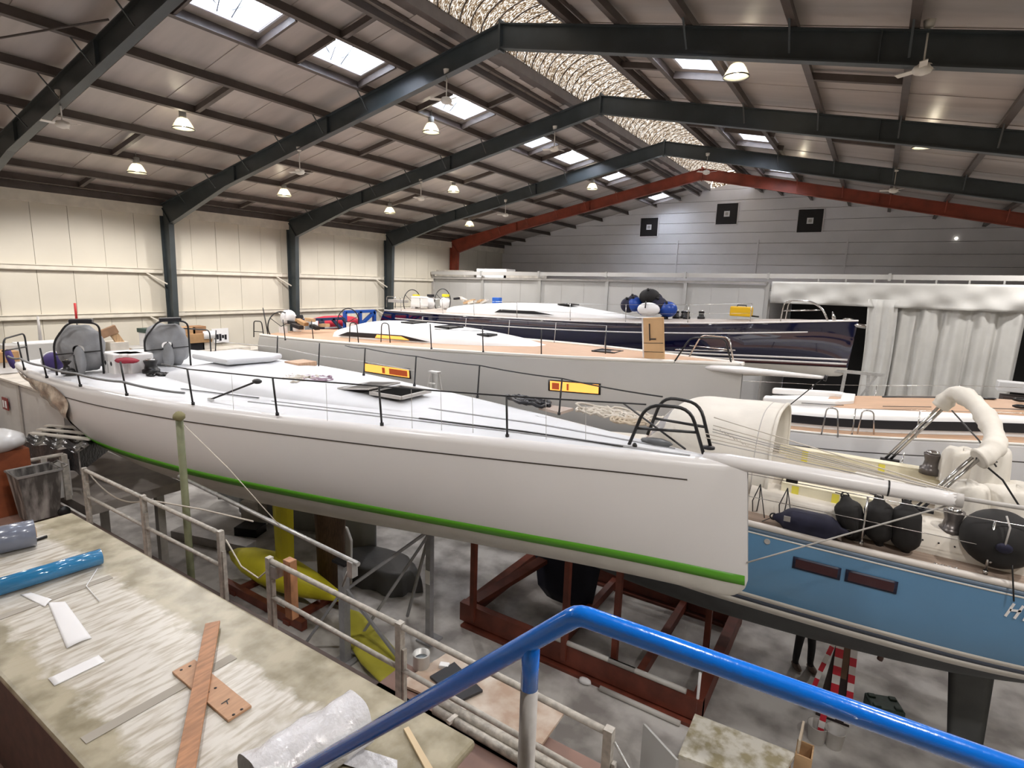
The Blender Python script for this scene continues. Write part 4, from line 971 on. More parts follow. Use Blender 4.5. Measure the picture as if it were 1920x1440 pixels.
# lifelines
st1 = P(1614, 1022, y=9.2); t1 = B5.stan(st1, M_chrome, 0.74, 0.016, 0.0); st2 = P(1847, 1076, y=9.2); t2 = B5.stan(st2, M_chrome, 0.74, 0.016, 0.0); st0 = B5.loc(0.55, -1.7); t0 = B5.stan(st0, M_chrome, .74, .016, 0)
e = B5.loc(0.06, -1.35, None, 0.74); B5.line([t0, t1, t2, e], M_chrome, 0.007); B5.line([q-Vector((0, 0, .36)) for q in (t0, t1, t2, e)], M_chrome, 0.006)
B5.pipe('push_brace', [P(1855, 1055, y=9.2), P(1925, 1010, y=9.25)], M_chrome, 0.018)
B5.line([P(1898, 1060, y=9.12), P(1900, 1105, y=9.05), P(1901, 1128, y=9.03)], M_black, 0.01, 'lanyard')
for u in (.1, .3, .5): B5.stan(B5.loc(u, B5.B(u)-.1), M_chrome, .7, .014)
MB().tube([P(1745+i*4, 1056+i*0.9+3*math.sin(i*2), y=9.15) for i in range(14)], 0.012, 5).build('chain', M_chrome, B5.t)
# hull windows (dark maroon), through-hull, lettering
M_mar = mat('maroon_window', (0.05, 0.012, 0.016), 0.1); M_nvf = mat('navy_window_frame', (0.01, 0.014, 0.045), 0.4)
for a, b in (((1493, 1046), (1572, 1064)), ((1592, 1070), (1678, 1091))):
    p, q = P(*a, y=9.06), P(*b, y=9.06); ua, ub = B5.uof(q)[0], B5.uof(p)[0]
    zt = lambda u, p=p, q=q: (p.z+q.z)/2
    hullwin(B5, ua, ub, lambda u: zt(u)-0.02, lambda u: zt(u)-0.155, M_mar, frame=M_nvf)
c = P(1439, 1014, y=9.08); u_, _ = B5.uof(c); MB().lathe([(.045, 0), (.045, .012), (.03, .014), (.02, .002)], B5.pt(u_, -1, c.z), (0, -1, 0), 14).build('through_hull', M_grey, B5.t)
c = P(1907, 1152, y=9.06); yy = B5.pt(B5.uof(c)[0], -1, c.z, 0.008).y
for k, (a, b) in enumerate((((-.09, -.10), (-.03, .10)), ((.0, -.10), (.06, .10)), ((-.06, .0), (.05, .02)), ((.09, -.10), (.12, .0)))):
    mb = MB(); mb.beam(Vector((c.x+a[0], yy, c.z+a[1])), Vector((c.x+b[0], yy, c.z+b[1])), 0.028, 0.01, (0, 1, 0)); mb.build('lettering', M_ws, B5.t)
foil((1.98, 10.9), (-1, 0, 0), (0, 1, 0), 0.62, H-5.7, 0.06, 0.08, rakex=-0.12, round_=False).build('rudder', mat('grey_rudder_paint', (0.085, 0.09, 0.09), 0.6, var=0.1, scale=3), B5.t)
mb = foil((-5.3, 10.9), (-1, 0, 0), (0, 1, 0), 1.9, H-5.6, 0.10, 0.20); mb.build('keel', mat('navy_keel', (0.012, 0.013, 0.028), 0.6), B5.t)
# fenders
def fender(label, a, b, r, m, loop=True):
    a, b = Vector(a), Vector(b); d = (b-a); L = d.length
    t = thing('fender', label, 'fender', a, 'black and navy fenders along the blue yacht rail')
    pr = [(0.03, 0), (0.06, 0.05*L)] + [(r*math.sin(math.pi/2*min(1, k))**0.8, L*(0.06+0.22*k)) for k in (0.25, 0.5, 0.75, 1.0)] + [(r, L*0.7)] + [(r*math.cos(math.pi/2*k)**0.8, L*(0.7+0.24*k)) for k in (0.3, 0.6, 0.85)] + [(0.05, L*.96), (.03, L)]
    MB().lathe(pr, a, d, 20).build('cover', m, t)
    MB().tube(arc(a+d.normalized()*0.01, 0.05, 0, 2*math.pi, 12, d.normalized(), perp(d)[1])[:-1], 0.012, 6, closed=True).build('eye', M_black, t)
    MB().tube(arc(b-d.normalized()*0.01, 0.05, 0, 2*math.pi, 12, d.normalized(), perp(d)[1])[:-1], 0.012, 6, closed=True).build('eye', M_black, t)
    return t
t = fender('navy cylindrical fender lying along the toe rail of the blue yacht', P(1449, 968, y=9.25), P(1592, 1000, y=9.2), 0.20, M_navyc)
MB().box(P(1476, 972, y=9.0)+Vector((0, -0.02, 0)), (.09, .01, .08)).build('print', M_grey, t)
for x0, y0, x1, y1, l in ((1584, 928, 1606, 1020, 'black fender hanging upright, leftmost of the three behind the stanchion'), (1648, 930, 1648, 1025, 'black fender hanging upright, middle of the three on the lifeline'), (1700, 937, 1697, 1042, 'black fender hanging upright, rightmost of the three by the winch')):
    t = fender(l, P(x0, y0, y=9.42), P(x1, y1, y=9.40), 0.185, M_blackc)
    q = P(x0, y0, y=9.42); MB().tube([q, q+Vector((-.12, -.15, .06))], 0.008, 6).build('lanyard', M_black, t)
c = P(1872, 1010, y=9.50); t = thing('ball_fender', 'big black ball fender tied to the lifeline at the right edge', 'fender', c, 'black and navy fenders along the blue yacht rail')
MB().blob(c, (.42, .40, .39), 24, 16).build('cover', M_blackc, t); MB().blob(c+Vector((0, -.40, 0.02)), (.09, .03, .07), 8, 6).build('print', M_navyc, t); MB().tube([c+Vector((0, -.41, .05)), c+Vector((.02, -.38, .3)), c+Vector((-.02, -.3, .42))], .012, 6).build('lanyard', M_grey, t)
for px, l in ((1426, 'thin black looped rope hanging left of the navy fender'), (1477, 'thin black looped rope hanging from the coaming above the navy fender')):
    a = P(px, 908 if px < 1450 else 915, y=9.45); t = thing('rope_loop', l, 'rope', a)
    MB().tube([a, a+Vector((-.09, 0, -.3)), a+Vector((-.07, 0, -.48)), a+Vector((-.01, 0, -.46)), a+Vector((.01, 0, -.2)), a], 0.009, 6).build('loop', M_black, t); MB().tube([a, a+Vector((.14, -.05, -.62))], 0.008, 6).build('tail', M_black, t)
# stay from the white yacht's stem to its sprit end
MAIN.line([P(1400, 1055, y=8.0), s1-Vector((0.05, 0, 0.08))], M_grey, 0.011, 'bobstay')
# ------------------------------------------------------------------ low room and curtain at the far end
M_pan = mat('grey_white_wall_panel', (0.52, 0.515, 0.50), 0.5, var=0.04, scale=0.6)
M_alu = mat('brushed_aluminium', (0.55, 0.55, 0.54), 0.4, metal=0.5)
YR = 28.0; xr0, xr1, xr2 = XL+0.05, -4.1, 10.5
room = thing('partition_room', 'low grey panelled partition room with aluminium top rail across the far end', 'partition', ((xr0+xr1)/2, YR, 0))
posts = [P(px, 540, y=YR).x for px in (812, 905, 1012, 1138, 1285, 1440)]
ztop = lambda x: H+0.45+(x-xr0)*0.0105
for a, b in zip(posts, posts[1:]):
    MB().box(((a+b)/2, YR+0.08, (H+0.25)/2), (b-a-0.10, 0.06, H+0.25)).build('wall_panel', M_pan, room)
    k = max(2, round((b-a)/1.25))
    for i in range(1, k): MB().box((lerp(a, b, i/k), YR+0.045, (H+0.1)/2), (0.012, 0.012, H+0.1)).build('panel_joint', M_grey, room)
for i, x in enumerate(posts): MB().box((x, YR, (H+0.35)/2), (0.16, 0.12, H+0.35)).build('post', M_alu if i else M_grey, room)
MB().box((xr0-0.0+0.02, 32, H/2), (0.05, 7.9, H)).build('side_wall', M_pan, room)
MB().box((-4.1, 32, H/2), (0.1, 7.9, H)).build('inner_wall', M_grey, room)
MB().box(((xr0+xr2)/2, 32.0, H+0.10), (xr2-xr0, 7.8, 0.08)).build('room_roof', M_pan, room)
for a, b in zip(posts+[P(1668, 520, y=YR).x], posts[1:]+[P(1668, 520, y=YR).x, xr2]):
    MB().beam((a, YR-0.12, ztop(a)), (b, YR-0.12, ztop(b)), 0.16, 0.20).build('top_rail', mat('pale_rail', (0.55, 0.54, 0.52), 0.45), room)
    MB().box((b, YR-0.18, ztop(b)), (0.10, 0.14, 0.30)).build('rail_joint', M_alu, room)
MB().beam((xr0, YR-0.06, ztop(xr0)-0.30), (posts[-1], YR-0.06, ztop(posts[-1])-0.30), 0.05, 0.10).build('lower_rail', M_grey, room)
for px, w, h, l in ((850, 2.6, .30, 'long pale box lying on the partition roof, left'), (930, 2.2, .42, 'white box on the partition roof, brightest of the row'), (985, 2.4, .28, 'long low pale box on the partition roof, right of the white one')):
    c = P(px, 500, y=YR+0.9); c.z = H+0.14+h/2+0.2
    tag(MB().box(c-Vector((0, 0, 0.2-0.0)), (w, 1.0, h+0.45)).build('roof_box', M_paper if px == 930 else M_board, bevel=0.02), l, 'box')
# valance and curtain
M_tarp = mat('pale_grey_tarpaulin', (0.66, 0.655, 0.63), 0.55, var=0.04, scale=2)
cu = thing('tarpaulin_curtain', 'pale grey tarpaulin curtain hanging in folds across the doorway at right', 'curtain', (2.5, 27.5, 0))
def val(u, v):
    x = lerp(-4.0, 9.5, u); top = ztop(x)-0.16; z = lerp(top-0.08, top-1.02-0.10*u, v)
    return (x, 27.60+0.09*v*math.sin(9*u*6.3+2*v)*min(1, u*3)+0.06*math.sin(31*u+7*v)*v+0.04*math.sin(83*u-6*v)*v, z)
MB().grid(val, 120, 10).build('valance', M_tarp, cu, solid=0.01)
for i in range(12):
    x = lerp(-2.2, 9, i/11); MB().box((x, 27.7, ztop(x)-0.18), (.06, .03, .18)).build('hanger', M_alu, cu)
def curt(u, v):
    x = lerp(-0.25, 4.75, u); z = lerp(ztop(x)-0.9, 0.1, v); f = 0.35+0.65*v
    fold = 0.22*math.sin(2*math.pi*6.3*u+1.2*math.sin(5*u))+0.10*math.sin(2*math.pi*14*u+2+v)
    return (x+0.3*v*(0.3-u)*0.4+0.10*math.cos(2*math.pi*6.3*u)*f, 27.85+fold*f, z)
MB().grid(curt, 160, 24).build('curtain_sheet', M_tarp, cu, solid=0.008)
def curt2(u, v):
    x = lerp(-0.30, 0.75, u)-0.0; z = lerp(ztop(x)-0.9, 0.1, v)
    return (x+0.12*math.sin(4*v)-0.2*v*u, 27.55+0.12*math.sin(2*math.pi*2.4*u+v)*(.4+.6*v), z)
MB().grid(curt2, 40, 20).build('gathered_edge', M_tarp, cu, solid=0.008)
# lining of the dark doorway so it reads as a deep unlit room
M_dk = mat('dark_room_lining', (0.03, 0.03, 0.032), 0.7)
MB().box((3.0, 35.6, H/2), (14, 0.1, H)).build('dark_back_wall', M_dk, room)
# equipment in the doorway
q = P(1900, 725, y=26.0); tag(MB().box(q, (0.9, .5, .35)).build('white_case', M_paper, bevel=0.03), 'white case at the right edge beside the curtain', 'box')
q = P(1900, 790, y=26.0); tag(MB().box(Vector((q.x, 26.0, (q.z+.9)/2)), (0.9, .8, q.z+0.9)).build('dark_crate', mat('dark_brown_crate', (0.07, 0.05, 0.045), 0.7)), 'dark brown crate under the white case at the right edge', 'crate')
# ------------------------------------------------------------------ things on the navy yacht
def ball(name, label, c, r, m, grp='fenders heaped on the navy yacht foredeck'):
    t = thing(name, label, 'fender', c, grp); MB().blob(c, r if isinstance(r, tuple) else (r, r, r), 16, 10).build('body', m, t)
    MB().lathe([(.05, 0), (.05, .08), (.02, .1)], Vector(c)+Vector((.0, -(r if not isinstance(r, tuple) else r[1])*0.6, (r if not isinstance(r, tuple) else r[2])*0.75)), (0, -.6, .75), 8).build('neck', M_black, t)
M_bf = mat('royal_blue_fender', (0.01, 0.06, 0.34), 0.35)
for px, py, r, m, l in ((1188, 563, .22, M_navyc, 'small dark fender at the top left of the heap'), (1178, 572, .3, M_navyc, 'dark fender at the left foot of the heap'), (1190, 570, .30, M_bf, 'royal blue ball fender at the left of the heap'), (1207, 577, .3, M_bf, 'royal blue ball fender in the middle, behind the white bag'), (1218, 556, (.40, .34, .30), M_blackc, 'black knotted fender on top of the heap'), (1228, 561, (.30, .28, .26), M_navyc, 'dark grey fender on the upper right of the heap'), (1236, 573, .32, M_navyc, 'dark navy fender at the right of the white bag'), (1252, 580, (.36, .3, .30), M_bf, 'royal blue fender at the right end of the heap')):
    ball('deck_fender', l, P(px, py, y=21.2 if px not in (1207, 1228) else 21.55), r, m)
q = P(1216, 580, y=20.75); t = thing('white_bag', 'white bag with a dark strap among the blue fenders', 'bag', q); MB().blob(q, (.44, .28, .26), 14, 10).build('body', M_paper, t); MB().tube(arc(q+Vector((-.1, -.05, 0)), .28, 0.2, math.pi*1.1, 10, (0.3, -1, 0), (0, 0, 1)), .025, 6).build('strap', M_black, t)
q = P(1390, 584, y=21.2); t = thing('yellow_case', 'yellow toolbox standing on the navy yacht foredeck', 'toolbox', q); MB().box(q, (.72, .35, .34)).build('body', mat('yellow_plastic', (.75, .45, .01), .4), t, bevel=.04); MB().tube([q+Vector((-.15, 0, .17)), q+Vector((-.15, 0, .22)), q+Vector((.15, 0, .22)), q+Vector((.15, 0, .17))], .02, 6).build('handle', M_black, t); MB().tube([q+Vector((.36, 0, -.14)), q+Vector((.6, -.05, -.15))], .03, 6).build('hose', M_black, t)
q = P(932, 564, y=21.6); tag(MB().box(q, (.36, .3, .3)).build('blue_box', mat('blue_plastic', (.01, .1, .45), .5), bevel=.02), 'small blue box on the navy yacht coachroof', 'box')
q = P(880, 569, y=21.2); t = thing('gear_heap', 'heap of brown and red gear on the navy yacht coachroof end', 'gear', q)
for k in range(7): MB().box(q+Vector((-.7+.24*k, random.uniform(-.2, .2), random.uniform(-.02, .2))), (.35, .25, .1), Matrix.Rotation(random.uniform(-.5, .5), 3, 'Y')).build('item', random.choice((M_ply, M_redsteel, M_board, M_dark)), t)
for k, (px, l) in enumerate(((779, 'left'), (806, 'middle'), (834, 'right'))):
    q = P(px, 568, y=21.4); t = thing('helm_instrument', 'white helm instruments and padding on the navy yacht, %s of three' % l, 'instrument', q)
    MB().blob(q, (.26, .2, .3), 10, 8, .12).build('padding', M_paper, t); MB().box(q+Vector((0.05, 0, .36)), (.3, .2, .12)).build('display', M_dark if k == 1 else M_yellow, t)
q = P(733, 560, y=21.0); t = thing('stern_seat', 'grey rail and seat at the navy yacht stern', 'seat', q)
MB().tube(fillet([q+Vector((-.3, 0, -.45)), q+Vector((-.3, 0, .1)), q+Vector((.3, 0, .12)), q+Vector((.3, 0, -.45))], .12), .02, 6).build('rail', M_chrome, t); MB().box(q+Vector((.5, 0, -.1)), (1.0, .4, .14)).build('seat_pad', M_grey, t)
# ------------------------------------------------------------------ things on the second yacht
a = P(1213, 668, y=13.6); t = thing('cabin_door', 'plywood cabin door propped upright on the teak deck', 'door panel', a)
R = Matrix.Rotation(math.radians(-6), 3, 'Y') @ Matrix.Rotation(math.radians(-20), 3, 'Z')
c = P(1226, 634, y=13.6)
MB().box(c, (.62, .05, 1.02), R).build('panel', mat('honey_plywood', (0.60, 0.38, 0.19), 0.5, var=.06, scale=3), t, bevel=.02)
MB().box(c+R @ Vector((-.1, -.035, .15)), (.02, .02, .42), R).build('bolt', M_dark, t); MB().box(c+R @ Vector((0, -.04, -.02)), (.18, .02, .03), R).build('handle', M_dark, t)
for zz in (-.12, -.34): MB().box(c+R @ Vector((0, -.027, zz)), (.6, .006, .012), R).build('pencil_line', M_dark, t)
MB().beam(c+R @ Vector((-.33, 0, -.5)), c+R @ Vector((-.33, 0, .5)), .03, .05).build('edge_strip', M_paper, t)
# step ladder between the hulls
q = P(813, 722, y=10.9); t = thing('step_ladder', 'aluminium step ladder standing between the white and grey hulls', 'ladder', q)
top = P(815, 699, y=10.9)
for s_ in (-1, 1):
    for u_ in (-1, 1): MB().beam(top+Vector((.10*s_, .04*u_, 0)), top+Vector((.28*s_, .35*u_, -1.9)), .05, .03).build('rail', M_alu, t)
MB().box(top+Vector((0, 0, .02)), (.30, .16, .04)).build('top_step', M_alu, t)
for k in range(1, 7): f_ = k/7; MB().box(top+Vector((0, -.04-.31*f_, -1.9*f_)), (.2+.36*f_, .09, .03)).build('tread', M_alu, t)
# bright red tender and blue trestle by the wall
q = P(625, 605, x=-21.0); t = thing('red_dinghy', 'red covered dinghy with white edge near the left wall', 'dinghy', q)
d_ = Vector((0, 1, 0)); pr = [(-1.6, .06), (-1.3, .28), (-.5, .40), (.5, .40), (1.2, .3), (1.6, .06)]
MB().tube([q+d_*a for a, r in pr], [r for a, r in pr], 12, flat=.8).build('cover', mat('red_cover', (.62, .02, .05), .6), t); MB().tube([q+d_*a+Vector((.3, 0, -.18)) for a, r in pr], .06, 6).build('edge', M_white, t)
q = P(675, 598, x=-20.4); t = thing('blue_trestle', 'blue painted steel trestle frame near the left wall', 'trestle', q); M_btr = mat('blue_trestle_paint', (.015, .09, .42), .5)
for a, b in (((0, -.9, .35), (0, .9, .35)), ((0, -.9, .35), (0, -.9, -q.z)), ((0, .9, .35), (0, .9, -q.z)), ((0, -.9, -.9), (0, .9, .3)), ((0, 0, .35), (0, 0, -q.z))): MB().beam(q+Vector(a), q+Vector(b), .14, .14).build('bar', M_btr, t)
q = P(595, 610, x=-20.2); t = thing('navy_rack', 'navy blue steel rack with hanging cloths by the left wall', 'rack', q)
for a, b in (((0, -.9, .25), (0, 1.4, .25)), ((0, -.9, .25), (0, -.9, -q.z)), ((0, .2, .25), (0, .2, -q.z)), ((0, 1.4, .25), (0, 2.2, -.6)), ((0, 0.8, .25), (0, 1.7, -.6))): MB().beam(q+Vector(a), q+Vector(b), .12, .12).build('bar', mat('navy_rack_paint', (.03, .05, .13), .5), t)
for k, m in enumerate((M_greycanvas, M_paper, M_navyc)): MB().grid(lambda u, v, k=k: q+Vector((.08+.03*math.sin(8*u), -.7+.35*k+.3*u, .2-.7*v)), 6, 4).build('cloth', m, t, solid=.02)
# timber heap and cockpit gear on the second yacht
q = P(565, 618, y=13.6); q.z = B2.zs(.12)+.42; t = thing('timber_heap', 'heap of wooden parts and padding on the grey white yacht stern', 'timber', q)
for k in range(9): MB().box(q+Vector((-.7+.2*k, random.uniform(-.4, .4), random.uniform(-.15, .2))), (random.uniform(.3, .6), .2, .12), Matrix.Rotation(random.uniform(-.5, .5), 3, 'Y')).build('piece', random.choice((M_ply, M_card, M_dark, M_ply)), t)
MB().blob(q+Vector((-.75, 0, .15)), (.3, .3, .28), 10, 7, .1).build('padding', M_paper, t)
for px, py, l in ((477, 620, 'leaning'), (493, 600, 'upright')):
    pass
q = P(476, 632, y=12.9); B2.pipe('pushpit', [q, q+Vector((.05, 0, .62)), q+Vector((.38, .1, .62)), q+Vector((.5, .1, 0))], M_black, .02, .1); B2.pipe('pushpit_rail', [q+Vector((0, 0, .22)), q+Vector((.45, .1, .22))], M_black, .014)
q = P(503, 630, y=13.0); B2.pipe('flag_pole', [q, q+Vector((-.25, 0, 1.05))], M_black, .02)
q = P(489, 632, y=13.6); q = B2.loc(0.03, -0.7)+Vector((0, 0, .2)); tag(MB().lathe([(.14, 0), (.16, .05), (.17, .26), (.15, .28)], q-Vector((0, 0, .2)), n=14).build('white_bucket', M_paper), 'small white bucket at the stern of the grey white yacht', 'bucket')

# steel jack stand under the navy bow
q = P(1622, 700, y=21.5); t = thing('bow_stand', 'grey steel trestle stand under the navy yacht bow', 'trestle', (q.x, 21.5, 0))
MB().beam((q.x-.9, 21.5, q.z), (q.x+.55, 21.5, q.z), .14, .10).build('top_bar', M_galv, t)
for dx, e_ in ((-.55, -.8), (.1, .35)): MB().beam((q.x+dx, 21.5, q.z), (q.x+e_, 21.5, 0), .10, .10).build('leg', M_galv, t)
MB().beam((q.x+.35, 21.5, q.z), (q.x-.3, 21.5, q.z-1.3), .06, .06).build('brace', M_galv, t)
# ------------------------------------------------------------------ left side: mezzanine, benches, clutter
ZM = H-4.65
M_mez = mat('brown_mezzanine_floor', (0.24, 0.145, 0.115), 0.6, var=0.15, scale=2)
mez = thing('mezzanine', 'brown mezzanine deck along the left foreground edge', 'platform', (-12, 0, ZM))
mb = MB(); mb.box((-12.25, -0.89, ZM-0.1), (21.9, 10.02, 0.2)); mb.build('deck', M_mez, mez)
MB().box((-2.75, 4.36, ZM-.05), (3.2, .48, .1)).build('edge_board', M_mez, mez); MB().box((-3.2, 4.8, ZM-.06), (1.5, .4, .1)).build('bracket_deck', M_mez, mez)
MB().box((-13.0, 4.135, ZM-0.16), (21.8, 0.08, 0.32)).build('edge_beam', mat('dark_edge_beam', (.10, .07, .06), .6), mez)
for x in (-22, -17, -12, -7.5, -3): MB().box((x, 4.0, (ZM-.2)/2), (.2, .2, ZM-.2)).build('post', M_redsteel, mez)
M_gfl = mat('grey_platform', (0.33, 0.30, 0.28), .6, var=.15, scale=3)
pl = thing('side_platform', 'grey platform deck left of the railing, under the stern of the white yacht', 'platform', (-18, 6, ZM)); MB().box((-16.5, 5.32, ZM-.1), (7.6, 1.84, .2)).build('deck', M_gfl, pl)
for x in (-19.8, -16.5, -13.5): MB().box((x, 6.1, (ZM-.2)/2), (.16, .16, ZM-.2)).build('post', M_grey, pl)
# guard railing of worn cream tube with square posts
zg = H-3.6
gr = thing('guard_railing', 'worn cream tube guard railing with square posts beside the laminated table', 'railing', (-7, 4.07, ZM))
gx = [P(*q, z=zg) for q in ((158, 881), (268, 933), (413, 1000))]
gx2 = [P(*q, z=zg) for q in ((505, 1050), (750, 1173), (1142, 1374))]
for seg in (gx, gx2):
    for q in seg:
        MB().box((q.x, q.y, (ZM+zg)/2+.02), (.075, .075, zg-ZM+.04)).build('post', M_rail, gr)
        MB().box((q.x+.06, q.y, (ZM+zg)/2-.1), (.03, .05, zg-ZM-.3)).build('post_stiffener', M_rail, gr)
    for a, b in zip(seg, seg[1:]):
        MB().tube([a, b], .032, 10).build('top_rail', M_rail, gr)
        MB().tube([a-Vector((0, 0, .5)), b-Vector((0, 0, .5))], .028, 10).build('mid_rail', M_rail, gr)
MB().tube([gx2[-1]+Vector((.05, 0, -.06)), gx2[-1]+Vector((.3, -.05, -.30)), gx2[-1]+Vector((.6, -.1, -.6))], .012, 6).build('chain', M_galv, gr)
MB().tube([gx[2]+Vector((.04, .05, -.1)), gx[2]+Vector((.3, .1, -.45)), gx[2]+Vector((.7, .1, -.5)), gx2[0]+Vector((0, .05, -.1))], .012, 6).build('chain', M_rope, gr)
sag = [Vector(gx[0]).lerp(gx[1], t)+Vector((0, .05, -.4*4*t*(1-t)*.6-.05)) for t in [i/12 for i in range(13)]]
MB().tube(sag+[gx[1]+Vector((1.2, .3, 0)), gx[1]+Vector((2.2, .5, .0))], .012, 6).build('rope', M_rope, gr)
MB().box(gx2[0]+Vector((.12, .02, -.12)), (.10, .12, .16)).build('clamp', M_galv, gr)
MB().beam(gx2[0]+Vector((.28, .10, .05)), gx2[0]+Vector((.28, .10, -.75)), .14, .10).build('timber_post', M_wood, gr)
# scaffold tube with coupler
a, b = P(336, 893, z=H-3.75), P(672, 1058, z=H-3.75)
t = thing('scaffold_tube', 'galvanised scaffold tube running past the yellow keel to a clamped post', 'tube', a); MB().tube([a, b], .033, 10).build('tube', M_galv, t); MB().box(b+Vector((-.12, 0, -.10)), (.10, .10, .22)).build('coupler', M_galv, t); MB().tube([b+Vector((-.2, 0, -.16)), b+Vector((-.32, .0, -.42))], .02, 6).build('brace', M_galv, t)
MB().tube([P(338, 790, y=4.45), P(430, 880, y=4.5), P(526, 988, z=H-3.72)], .008, 5).build('tie_rope', M_rope, t)
# olive pole with padded head leaning on the white hull
a, b = P(336, 783, y=4.4), P(326, 1010, y=4.5); t = thing('olive_prop_pole', 'olive painted prop pole with a ball head leaning on the white hull', 'pole', (a.x, a.y, 0))
M_ol = mat('olive_paint', (.17, .18, .10), .6, var=.15, scale=5); MB().tube([(a.x, a.y, 0.0), a], .055, 10).build('pole', M_ol, t); MB().blob(a+Vector((0, 0, .02)), (.09, .09, .08), 10, 7, .1).build('head', mat('olive_pad', (.25, .23, .12), .8), t)
# hanging dust sheet under the stern
M_sheetg = mat('grey_dust_sheet', (.33, .34, .34), .6, var=.1, scale=1.5)
t = thing('dust_sheet', 'grey dust sheet hanging under the white yacht behind the olive pole', 'sheet', (-13, 9.6, 0))
MB().grid(lambda u, v: (lerp(-17.5, -10.2, u), 9.7+.12*math.sin(22*u)+.06*math.sin(51*u), lerp(H-4.5, 0.05, v)), 80, 4).build('cloth', M_sheetg, t, solid=.01)
# wheelie bin
c = P(75, 972, z=ZM); c.z = ZM
M_bin = mat('scuffed_grey_bin', (.07, .065, .06), .6, col2=(.38, .36, .34), scale=7, stretch=(1, 1, .25), lo=.45, hi=.7)
t = thing('wheelie_bin', 'scuffed dark grey wheelie bin without lid beyond the table', 'bin', c, rz=0)
mb = MB()
for z, w in ((.06, .22), (.95, .30)):
    for i, j in ((-1, -1), (1, -1), (1, 1), (-1, 1)): mb.v.append(c+Vector((i*w, j*w*1.05, z)))
for i in range(4): mb.face((i, (i+1) % 4, 4+(i+1) % 4, 4+i))
mb.face((3, 2, 1, 0)); mb.build('body', M_bin, t, solid=.02)
MB().tube([c+Vector((i*.31, j*.33, .95)) for i, j in ((-1, -1), (1, -1), (1, 1), (-1, 1))], .025, 6, closed=True).build('rim', mat('worn_rim', (.3, .29, .28), .6), t)
MB().tube([c+Vector((-.22, .36, .95)), c+Vector((-.22, .44, .98)), c+Vector((.22, .44, .98)), c+Vector((.22, .36, .95))], .018, 6).build('handle', M_bin, t)
for k in (-1, 1): MB().lathe([(.02, -.025), (.10, -.025), (.10, .025), (.02, .025)], c+Vector((.25*k, .30, .10)), (1, 0, 0), 14).build('wheel', M_black, t)
# rust-red cabinet with towel, translucent cushion on top
c = P(8, 965, z=ZM); t = thing('rust_cabinet', 'rust red cabinet with a white towel at the left edge', 'cabinet', (c.x-.1, c.y, ZM))
MB().box((c.x-.15, c.y+.1, ZM+.62), (.6, .7, 1.24)).build('body', mat('rust_paint', (.26, .07, .025), .6, var=.2, scale=4), t); MB().box((c.x-.15, c.y-.27, ZM+.95), (.18, .03, .5)).build('towel', M_paper, t); MB().box((c.x-.1, c.y-.26, ZM+.40), (.34, .03, .34)).build('door', mat('rust_door', (.34, .12, .05), .6), t)
MB().blob((c.x-.1, c.y, ZM+1.42), (.45, .5, .22), 14, 8, .06).build('plastic_bag', mat('milky_plastic', (.6, .6, .6), .25), t)
# grey storage cabinets under the stern, with a fire extinguisher sign
c = P(60, 795, y=5.3); t = thing('grey_cabinet', 'grey white storage cabinet with wooden top under the stern', 'cabinet', (c.x, 5.3, ZM))
a, b = P(-20, 745, y=5.3), P(110, 740, y=5.3)
zt = H-3.05
MB().box(((a.x+b.x)/2, 5.75, (ZM+zt)/2), (b.x-a.x, .8, zt-ZM)).build('body', mat('grey_white_laminate', (.55, .54, .53), .35, var=.05, scale=2), t); MB().box(((a.x+b.x)/2, 5.72, zt+.02), (b.x-a.x+.1, .9, .05)).build('top', M_board, t)
MB().box((lerp(a.x, b.x, .45), 5.33, (ZM+zt)/2), (.16, .03, zt-ZM)).build('stile', M_grey, t)
sg = P(10, 757, y=5.30); s_ = MB().box(sg+Vector((0, 0, 0)), (.42, .02, .34)).build('fire_sign', mat('fire_sign_maroon', (.22, .015, .015), .5), t)
for k in (-1, 1): MB().box(sg+Vector((.09*k, -.016, -.01)), (.10, .008, .2)).build('pictogram', M_paper, s_)
for px, py, m, w, l in ((12, 703, M_card, .7, 'brown cardboard box on the grey cabinet at the left edge'), (14, 735, M_paper, .5, 'white plastic tub on the grey cabinet')):
    q = P(px, py, y=5.6); q.z = max(q.z, zt+.2); tag(MB().box(Vector((q.x, 5.6, zt+.045+.18+(.33 if py < 720 else 0))), (w, .5, .33 if py > 720 else .30)).build('cardboard_box' if py < 720 else 'plastic_tub', m, bevel=.02), l, 'box')
MB().box((P(12, 703, y=5.6).x, 5.6, zt+.30), (.1, .1, .1)) if False else None
# pallet of black film-wrapped boards below the stern
c = P(120, 830, y=5.0); t = thing('film_wrapped_stack', 'stack of boards wrapped in crumpled black film below the stern', 'stack', (c.x, 4.8, c.z-.3))
M_bf2 = mat('black_film', (.03, .03, .032), .22, bump=.8, bscale=14, spec=.7)
p0, p1, p2, p3 = P(40, 838, z=H-3.75), P(150, 858, z=H-3.75), P(205, 818, z=H-3.75), P(100, 808, z=H-3.75)
def stack(u, v): 
    q = p0.lerp(p1, u).lerp(p3.lerp(p2, u), v); return q+Vector((0, 0, .12+.05*math.sin(19*u+9*v)+.05*math.sin(31*v)))
MB().grid(stack, 20, 20).build('film', M_bf2, t)
MB().grid(lambda u, v: p0.lerp(p1, u)+Vector((0, -.03*math.sin(20*u), lerp(.12, -.35, v)+.03*math.sin(17*u))), 20, 5).build('film_side', M_bf2, t); MB().grid(lambda u, v: p1.lerp(p2, u)+Vector((0, 0, lerp(.12, -.3, v))), 12, 4).build('film_side', M_bf2, t)
for k in range(3): MB().beam(p3.lerp(p0, .2+.25*k)+Vector((0, 0, .2)), p2.lerp(p1, .1+.25*k)+Vector((0, 0, .2)), .12, .03).build('board', M_board, t)
